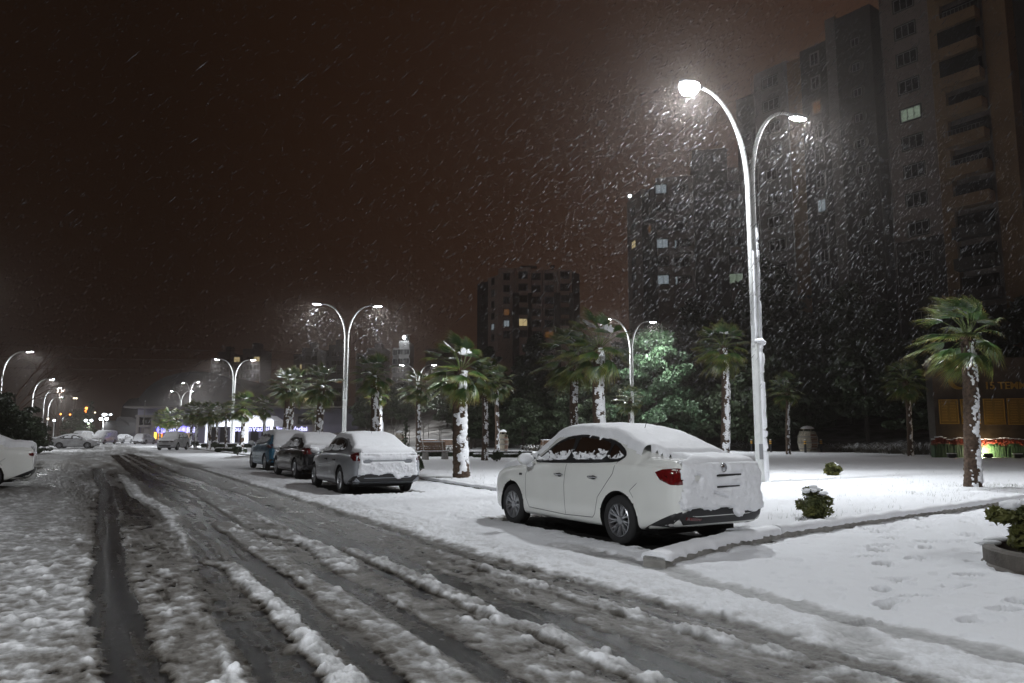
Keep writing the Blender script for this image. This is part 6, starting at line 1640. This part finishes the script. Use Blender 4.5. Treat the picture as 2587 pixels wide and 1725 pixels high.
# ================================================================== TREES
TREEM = {}
def tree_variant(key, seed, h, r, nl, size, mname, base_h=.25, conifer=False):
    rnd = random.Random(seed); cs = []; mb = MB(); ntw = 26
    mb.tube([(0, 0, -1.5), (.05, 0, h*.3), (0, .05, h*.6), (0, 0, h*.95)], [.22*h/9, .17*h/9, .11*h/9, .03], 8)
    for k in range(ntw):
        f = base_h+(1-base_h)*(k+.5)/ntw; a = k*2.4+rnd.uniform(-.4, .4)
        rr = r*((1-f)**.75*1.25+.08 if conifer else math.sin(PI*min(1, (f-base_h)/(1-base_h)*.86+.12))**.7)*rnd.uniform(.72, 1.1)
        tip = Vector((rr*math.cos(a), rr*math.sin(a), h*f+(rnd.uniform(-.3, .2) if conifer else rnd.uniform(-.4, .7)))); mb.tube([(0, 0, h*f*.85), tuple(tip*.5+Vector((0, 0, h*f*.45))), tuple(tip)], [.05, .035, .012], 5)
        for j in range(4): s = .35+.2*j; cs.append((tip.x*s+rnd.uniform(-.4, .4), tip.y*s+rnd.uniform(-.4, .4), h*f*(.95+.05*s)+rnd.uniform(-.3, .3), r*rnd.uniform(.13, .26), r*rnd.uniform(.13, .26), r*rnd.uniform(.07, .17)))
    o = leaves('crown', cs, nl, size, M[mname], None, seed, .5, 1.9); me = o.data; bpy.data.objects.remove(o); bmh = mb.mesh('trunk'); bmh.materials.append(M['bark']); TREEM[key] = (me, bmh)
tree_variant('a', 1, 9, 3.6, 9000, .26, 'f_dark'); tree_variant('b', 2, 11, 3.4, 9000, .28, 'f_dark', .12, True); tree_variant('c', 3, 7.5, 3.9, 8000, .26, 'f_dark', .15); tree_variant('g', 4, 11.2, 4.6, 22000, .20, 'f_green', .12, True); tree_variant('d', 9, 8, 4.2, 14000, .20, 'f_dark', .05)
tree_variant('y', 12, 9.5, .85, 6000, .16, 'f_dark', .06)
def tree(key, x, y, s, rz, label, group=None, z=None, sz=None, name='evergreen_tree', cat='tree'):
    t = thing(name, label, cat, (x, y, hz(x, y) if z is None else z), rz, group); c = link('crown', TREEM[key][0], None, t); k = link('trunk', TREEM[key][1], None, t)
    t.scale = (s, s, sz or s); return t
rnd = random.Random(12)
q = Pt(1655, 1000, 68); tree('g', q.x, 68, 1.0, 1.0, 'bright green feathery evergreen lit by the lamp behind the white saloon', z=0)
spots = []
for row, (Y0, sp, hh) in enumerate(((68, 5.2, .80), (75, 5.5, .95), (83, 6, 1.05), (92, 6.5, 1.1), (102, 7, 1.15), (114, 8, 1.2))):
    px = 1180+row*10
    while px < 2700:
        Y = Y0+rnd.uniform(-2.5, 2.5)-(max(0, px-2000)/700)*Y0*.14
        q = Pt(px, 1099, Y)
        if not (1560 < px < 1760 and Y < 72) : spots.append((q.x, Y, rnd.uniform(.8, 1.15)*hh*(1+.38*min(1, max(0, (px-1650)/450))), row))
        px += sp/Y*1885*rnd.uniform(.8, 1.2)
for (x, y, s, row) in spots:
    if row == 0 and x < 3: continue
    k = rnd.choice('aabcc'); tree(k, x, y, s*(.8 if x < 12 else 1), rnd.uniform(0, 6.28), 'dark evergreen of the unlit wood below the apartment blocks', 'evergreens of the unlit wood', sz=s*rnd.uniform(.8, 1.05)*(.8 if x < 12 else 1))
for (px, Y, s, lb) in ((1195, 92, .8, 'dark tree just left of the mid-distance block, behind the thick palm'), (1130, 105, .9, 'dark tree behind the small lamp post in the park'), (1010, 120, .85, 'dark tree under the floodlit tower'), (925, 118, .7, 'dark tree right of the mid-distance double lamp'), (1270, 84, .85, 'dark tree below the mid-distance block, its left one'), (1345, 82, .85, 'dark tree below the mid-distance block, its middle one'), (1420, 80, .85, 'dark tree below the mid-distance block, its right one')):
    q = Pt(px, 1099, Y); tree('c', q.x, Y, s, px, lb, z=hz(q.x, Y))
# dark bushes and trees on the left edge
for (px, Y, s, k, lb) in ((10, 36, .34, 'd', 'big black evergreen bush at the left edge behind the white car'), (48, 44, .33, 'd', 'black evergreen bush right beside the bluish lamp pole'), (90, 58, .30, 'd', 'lower dark bush right of the bluish lamp pole'), (-30, 33, .42, 'd', 'dark evergreen bush running out of the left edge')):
    q = Pt(px, 1099, Y); tree(k, q.x, Y, s, px, lb, z=0, name='evergreen_bush', cat='bush')
for (px, Y, s, k, lb) in ((197, 165, .85, 'd', 'round dark tree behind the left white van'), (224, 150, .85, 'y', 'slim dark cypress between the two white vans'), (955, 62, .28, 'y', 'small slim cypress behind the silver saloon'), (1025, 54, .28, 'y', 'small slim cypress by the snowy flax')):
    q = Pt(px, 1099, Y); tree(k, q.x, Y, s, px, lb, z=0, name='cypress' if k == 'y' else 'evergreen_tree')
def bare_tree(x, y, h, label, seed, m='twig_red', spread=.6):
    rnd = random.Random(seed); t = thing('bare_tree', label, 'tree', (x, y, 0), 0); tr = MB(); br = MB(); tr.tube([(0, 0, 0), (.05, 0, h*.3), (0, 0, h*.55)], [.13, .10, .07], 8); tr.build('trunk', M['bark'], t)
    def grow_(p, d, L, r, k):
        q = p+d*L; m_ = (p+q)/2+Vector((rnd.uniform(-1, 1), rnd.uniform(-1, 1), rnd.uniform(-1, 1)))*L*.08; br.tube([p, m_, q], [r, r*.8, r*.55], 4 if k > 1 else 6, False)
        if k >= 5: return
        for j in range(rnd.choice((2, 3))):
            dd = (d+Vector((rnd.uniform(-1, 1), rnd.uniform(-1, 1), rnd.uniform(-.6, .8)))*spread).normalized(); grow_(q, dd, L*rnd.uniform(.62, .85), r*.6, k+1)
    for j in range(5): a = j*1.3+rnd.random(); grow_(Vector((0, 0, h*(.35+.04*j))), Vector((math.cos(a)*.7, math.sin(a)*.7, .8)).normalized(), h*.20, .055, 0)
    br.build('branches', M[m], t)
q = Pt(30, 1099, 50); bare_tree(q.x, 50, 7.5, 'bare reddish tree beside the leftmost street lamp', 3)
q = Pt(138, 1099, 118); bare_tree(q.x, 118, 9, 'small bare tree beside the farthest single-armed lamp', 5, spread=.5)
for i, px in enumerate((1010, 1030, 1052, 965, 985, 1150, 1178, 1210)):
    q = Pt(px, 1099, 84+i); bare_tree(q.x, 84+i, 3.2, 'leafless sapling in the dark young grove behind the benches, number of twigs few', 20+i, 'bark', .4) if False else None
def sapling(px, Y, h, label, seed):
    q = Pt(px, 1099, Y); t = thing('sapling', label, 'sapling', (q.x, Y, hz(q.x, Y)), 0, 'staked bare saplings behind the benches'); rnd = random.Random(seed); mb = MB(); mb.tube([(0, 0, 0), (rnd.uniform(-.1, .1), 0, h)], [.05, .025], 6); mb.build('stem', M['wall_pale'], t)
    mb = MB()
    for k in range(7): z = h*rnd.uniform(.55, .98); a = rnd.uniform(0, 6.28); mb.tube([(0, 0, z), (.5*math.cos(a), .5*math.sin(a), z+.5)], [.015, .006], 4, False)
    mb.build('twigs', M['bark'], t)
for i, px in enumerate((966, 976, 987, 994, 1002, 1026, 1034, 1070, 1083, 1110, 1114, 1188, 1194, 1200)):
    sapling(px, 82+(i*3) % 7, 2.6+(i % 3)*.4, 'thin bare sapling in the dark young grove behind the benches', i)
# ================================================================== SMALL FAR LIGHTS
M['glow_cool'] = mat('glow_cool', (1, 1, 1), .4, emit=(.85, .93, 1), es=9); M['glow_orange'] = mat('glow_orange', (1, .5, .2), .4, emit=(1, .32, .06), es=7); M['glow_warm'] = mat('glow_warm', (1, .8, .5), .4, emit=(1, .85, .6), es=4)
def far_lamp(px, py, Y, r, m, label, globes=1):
    p = Pt(px, py, Y); t = thing('globe_lamp', label, 'street lamp', (p.x, Y, 0), 0, 'small far lamps'); mb = MB(); mb.tube([(0, 0, 0), (0, 0, p.z)], [.09, .06], 8); mb.build('pole', M['metal'], t)
    offs = [(0, 0)] if globes == 1 else [(-.55, -.1), (.55, -.1)]+([(0, .75)] if globes == 3 else [])
    for dx, dz in offs:
        mb = MB(); mb.ellipsoid((dx, 0, p.z+dz), (r, r, r*.9), 12, 8); mb.build('globe', M[m], t, True)
    if globes > 1: mb = MB(); mb.box((0, 0, p.z-.12), (1.1, .06, .06)); mb.build('crossbar', M['metal'], t)
    if globes > 1: lamp_light(t, (0, -.6, p.z-.4), 250)
far_lamp(262, 1057, 150, .34, 'glow_cool', 'three-globe lamp above the tall white van', 3); far_lamp(224, 1061, 150, .30, 'glow_cool', 'two-globe lamp between the vans, beside the cypress', 2); far_lamp(274, 1046, 175, .25, 'glow_cool', 'slim twin lamp right of the three-globe lamp', 2)
far_lamp(137, 1062, 120, .2, 'glow_cool', 'small lamp beside the small bare tree'); far_lamp(121, 1058, 190, .28, 'glow_warm', 'tiny pale light left of the small bare tree'); far_lamp(158, 1057, 190, .28, 'glow_cool', 'tiny cool light right of the small bare tree')
far_lamp(218.5, 1031, 200, .36, 'glow_orange', 'upper of the two orange lights above the cypress'); far_lamp(216, 1040, 200, .36, 'glow_orange', 'lower of the two orange lights above the cypress'); far_lamp(153, 1046, 210, .25, 'glow_orange', 'small orange light left of the pair'); far_lamp(177, 1047, 210, .22, 'glow_orange', 'faint orange light between the pair and the left one')
far_lamp(187, 1006, 240, .3, 'glow_warm', 'highest pale light over the far slope, left of two'); far_lamp(193, 1006, 240, .3, 'glow_warm', 'highest pale light over the far slope, right of two'); far_lamp(240, 1042, 240, .25, 'glow_warm', 'faint pale light right of the orange pair')
t = thing('white_signboard', 'small white signboard on a post above the roof of the silver saloon', 'sign', (Pt(960, 1099, 76).x, 76, 0)); mb = MB(); mb.box((0, 0, 2.2), (.7, .05, 1.0)); mb.build('board', M['white_render_glow'], t); mb = MB(); mb.tube([(-.3, .05, 0), (-.3, .05, 2.6)], .04, 6); mb.build('post', M['metal'], t)
# overhead wires across the left
for k, (y0, y1) in enumerate(((868, 886), (899, 905), (927, 930))):
    a = Pt(-40, y0-20*0, 150); c = Pt(900, y1, 190); t_ = MB(); pts = []
    for i in range(21): s = i/20; p = a+(c-a)*s; pts.append((p.x, p.y, p.z-4*.6*s*(1-s)))
    t_.tube(pts, .035, 5, False); o = t_.build('overhead_wire', M['black']); tag(o, ['topmost', 'middle', 'lowest'][k]+' of three faint overhead wires crossing the sky at the left', 'wire', 'overhead wires')
# ================================================================== FALLING SNOW
def flake_mat():
    m, t, b = newmat('snowflake'); b.inputs['Base Color'].default_value = (.105, .105, .11, 1); b.inputs['Roughness'].default_value = 1; b.inputs['Specular IOR Level'].default_value = 0
    return m
def falling():
    rng = np.random.default_rng(11); P_ = []; S_ = []
    def cloud(n, c, sg, lo=0.3): 
        p = rng.normal(size=(n, 3))*np.array(sg)+np.array(c); return p
    n = 42000; Y = 13+rng.uniform(0, 1, n)**.8*42; X = (rng.uniform(-.75, .75, n))*Y; Z = rng.uniform(.2, 1, n)*(1.4+Y*.62)
    P_.append(np.stack([X, Y, Z], 1)); S_.append(rng.uniform(.3, .6, n))
    P_.append(cloud(11000, (5.0, 18.8, 10.2), (4.2, 5.5, 3.4))); S_.append(rng.uniform(.35, .9, 11000)); P_.append(cloud(6500, (9.3, 21.6, 9.9), (4.6, 4.0, 3.2))); S_.append(rng.uniform(.35, .9, 6500))
    for (x, y, z, n, s) in ((-14.4, 54.5, 10, 5000, 3.), (-10.3, 56, 10, 5000, 3.), (8.2, 62, 10, 4000, 3), (12, 63.5, 10, 3000, 3), (-38.2, 95.5, 10, 3000, 3), (-33.6, 96.5, 10, 3000, 3), (-44.3, 68, 8, 3000, 3), (-63.1, 102, 8, 3000, 3), (-73.4, 121, 8, 2500, 3), (-61, 139, 10, 2000, 3), (-57, 137, 10, 2000, 3), (-15, 103, 10, 1500, 3), (-11, 103, 10, 1500, 3)):
        n = n//24; P_.append(cloud(n, (x, y, z-.9), (s*.5, s*.5, s*.5))); S_.append(rng.uniform(.5, 1.1, n))
    p = np.concatenate(P_); s = np.concatenate(S_); k = (p[:, 2] > 2.0) & (np.hypot(p[:, 0], p[:, 1]) > 3.6); p = p[k]; s = s[k]; n = len(p)
    d = np.array([-.62, -.18, -.72])+rng.normal(size=(n, 3))*.035; d /= np.linalg.norm(d, axis=1)[:, None]
    a = np.cross(d, rng.normal(size=(n, 3))); a /= np.linalg.norm(a, axis=1)[:, None]; b = np.cross(d, a)
    L = (.13*s*rng.uniform(.6, 1.5, n))[:, None]; w = (.0085*s)[:, None]*np.ones((n, 1))
    far = np.clip(p[:, 1]/34, 1, 2)[:, None]; w = w*far; L = L*np.clip(far, 1, 1.3)
    co = np.stack([p-d*L, p+a*w, p+b*w, p-a*w, p-b*w, p+d*L], 1).reshape(-1, 3); i = (np.arange(n)*6)[:, None, None]
    t = np.array([(0, 2, 1), (0, 3, 2), (0, 4, 3), (0, 1, 4), (5, 1, 2), (5, 2, 3), (5, 3, 4), (5, 4, 1)])[None]
    me = npmesh('falling_snow', co, (i+t).reshape(-1, 3), False); o = link('falling_snow', me, flake_mat()); tag(o, 'wind-driven snowflakes falling through the light of the street lamps', 'snowfall', kind='stuff')
falling()

# ================================================================== GRASS poking through the snow
def grass():
    rng = np.random.default_rng(5); V = []; Fs = []
    pts = []
    for k in range(2600):
        if rng.random() < .45:
            c = [(4.64, 11.73), (11.3, 18.5), (-1.61, 23.2), (9.5, 14.3), (6.2, 12.0), (8.5, 16.5), (12.5, 19)][rng.integers(7)]; x, y = np.array(c)+rng.normal(size=2)*(.28 if rng.random() < .4 else .9)
        else: x = rng.uniform(-3, 22); y = rng.uniform(11, 27)
        pts.append((x, y))
    P_ = np.array(pts); P_ = P_[in_poly(P_[:, 0], P_[:, 1], LAWN)]; f = fbm(P_[:, 0]*.9, P_[:, 1]*.9, 77, 3); P_ = P_[f > .45]
    for x, y in P_:
        for b in range(rng.integers(1, 4)):
            h = rng.uniform(.03, .10); a = rng.uniform(0, 6.28); t = rng.normal(size=2)*.03; q = (x+rng.normal()*.02, y+rng.normal()*.02); i = len(V)
            V += [(q[0]-.003*math.cos(a), q[1]-.003*math.sin(a), .10), (q[0]+.003*math.cos(a), q[1]+.003*math.sin(a), .10), (q[0]+t[0], q[1]+t[1], .13+h)]; Fs.append((i, i+1, i+2))
    mb = MB(); mb.v = V; mb.f = Fs; o = mb.build('grass', mat('winter_grass', (.06, .07, .03), .8)); tag(o, 'thin winter grass poking through the snowy lawn', 'grass', kind='stuff')
grass()
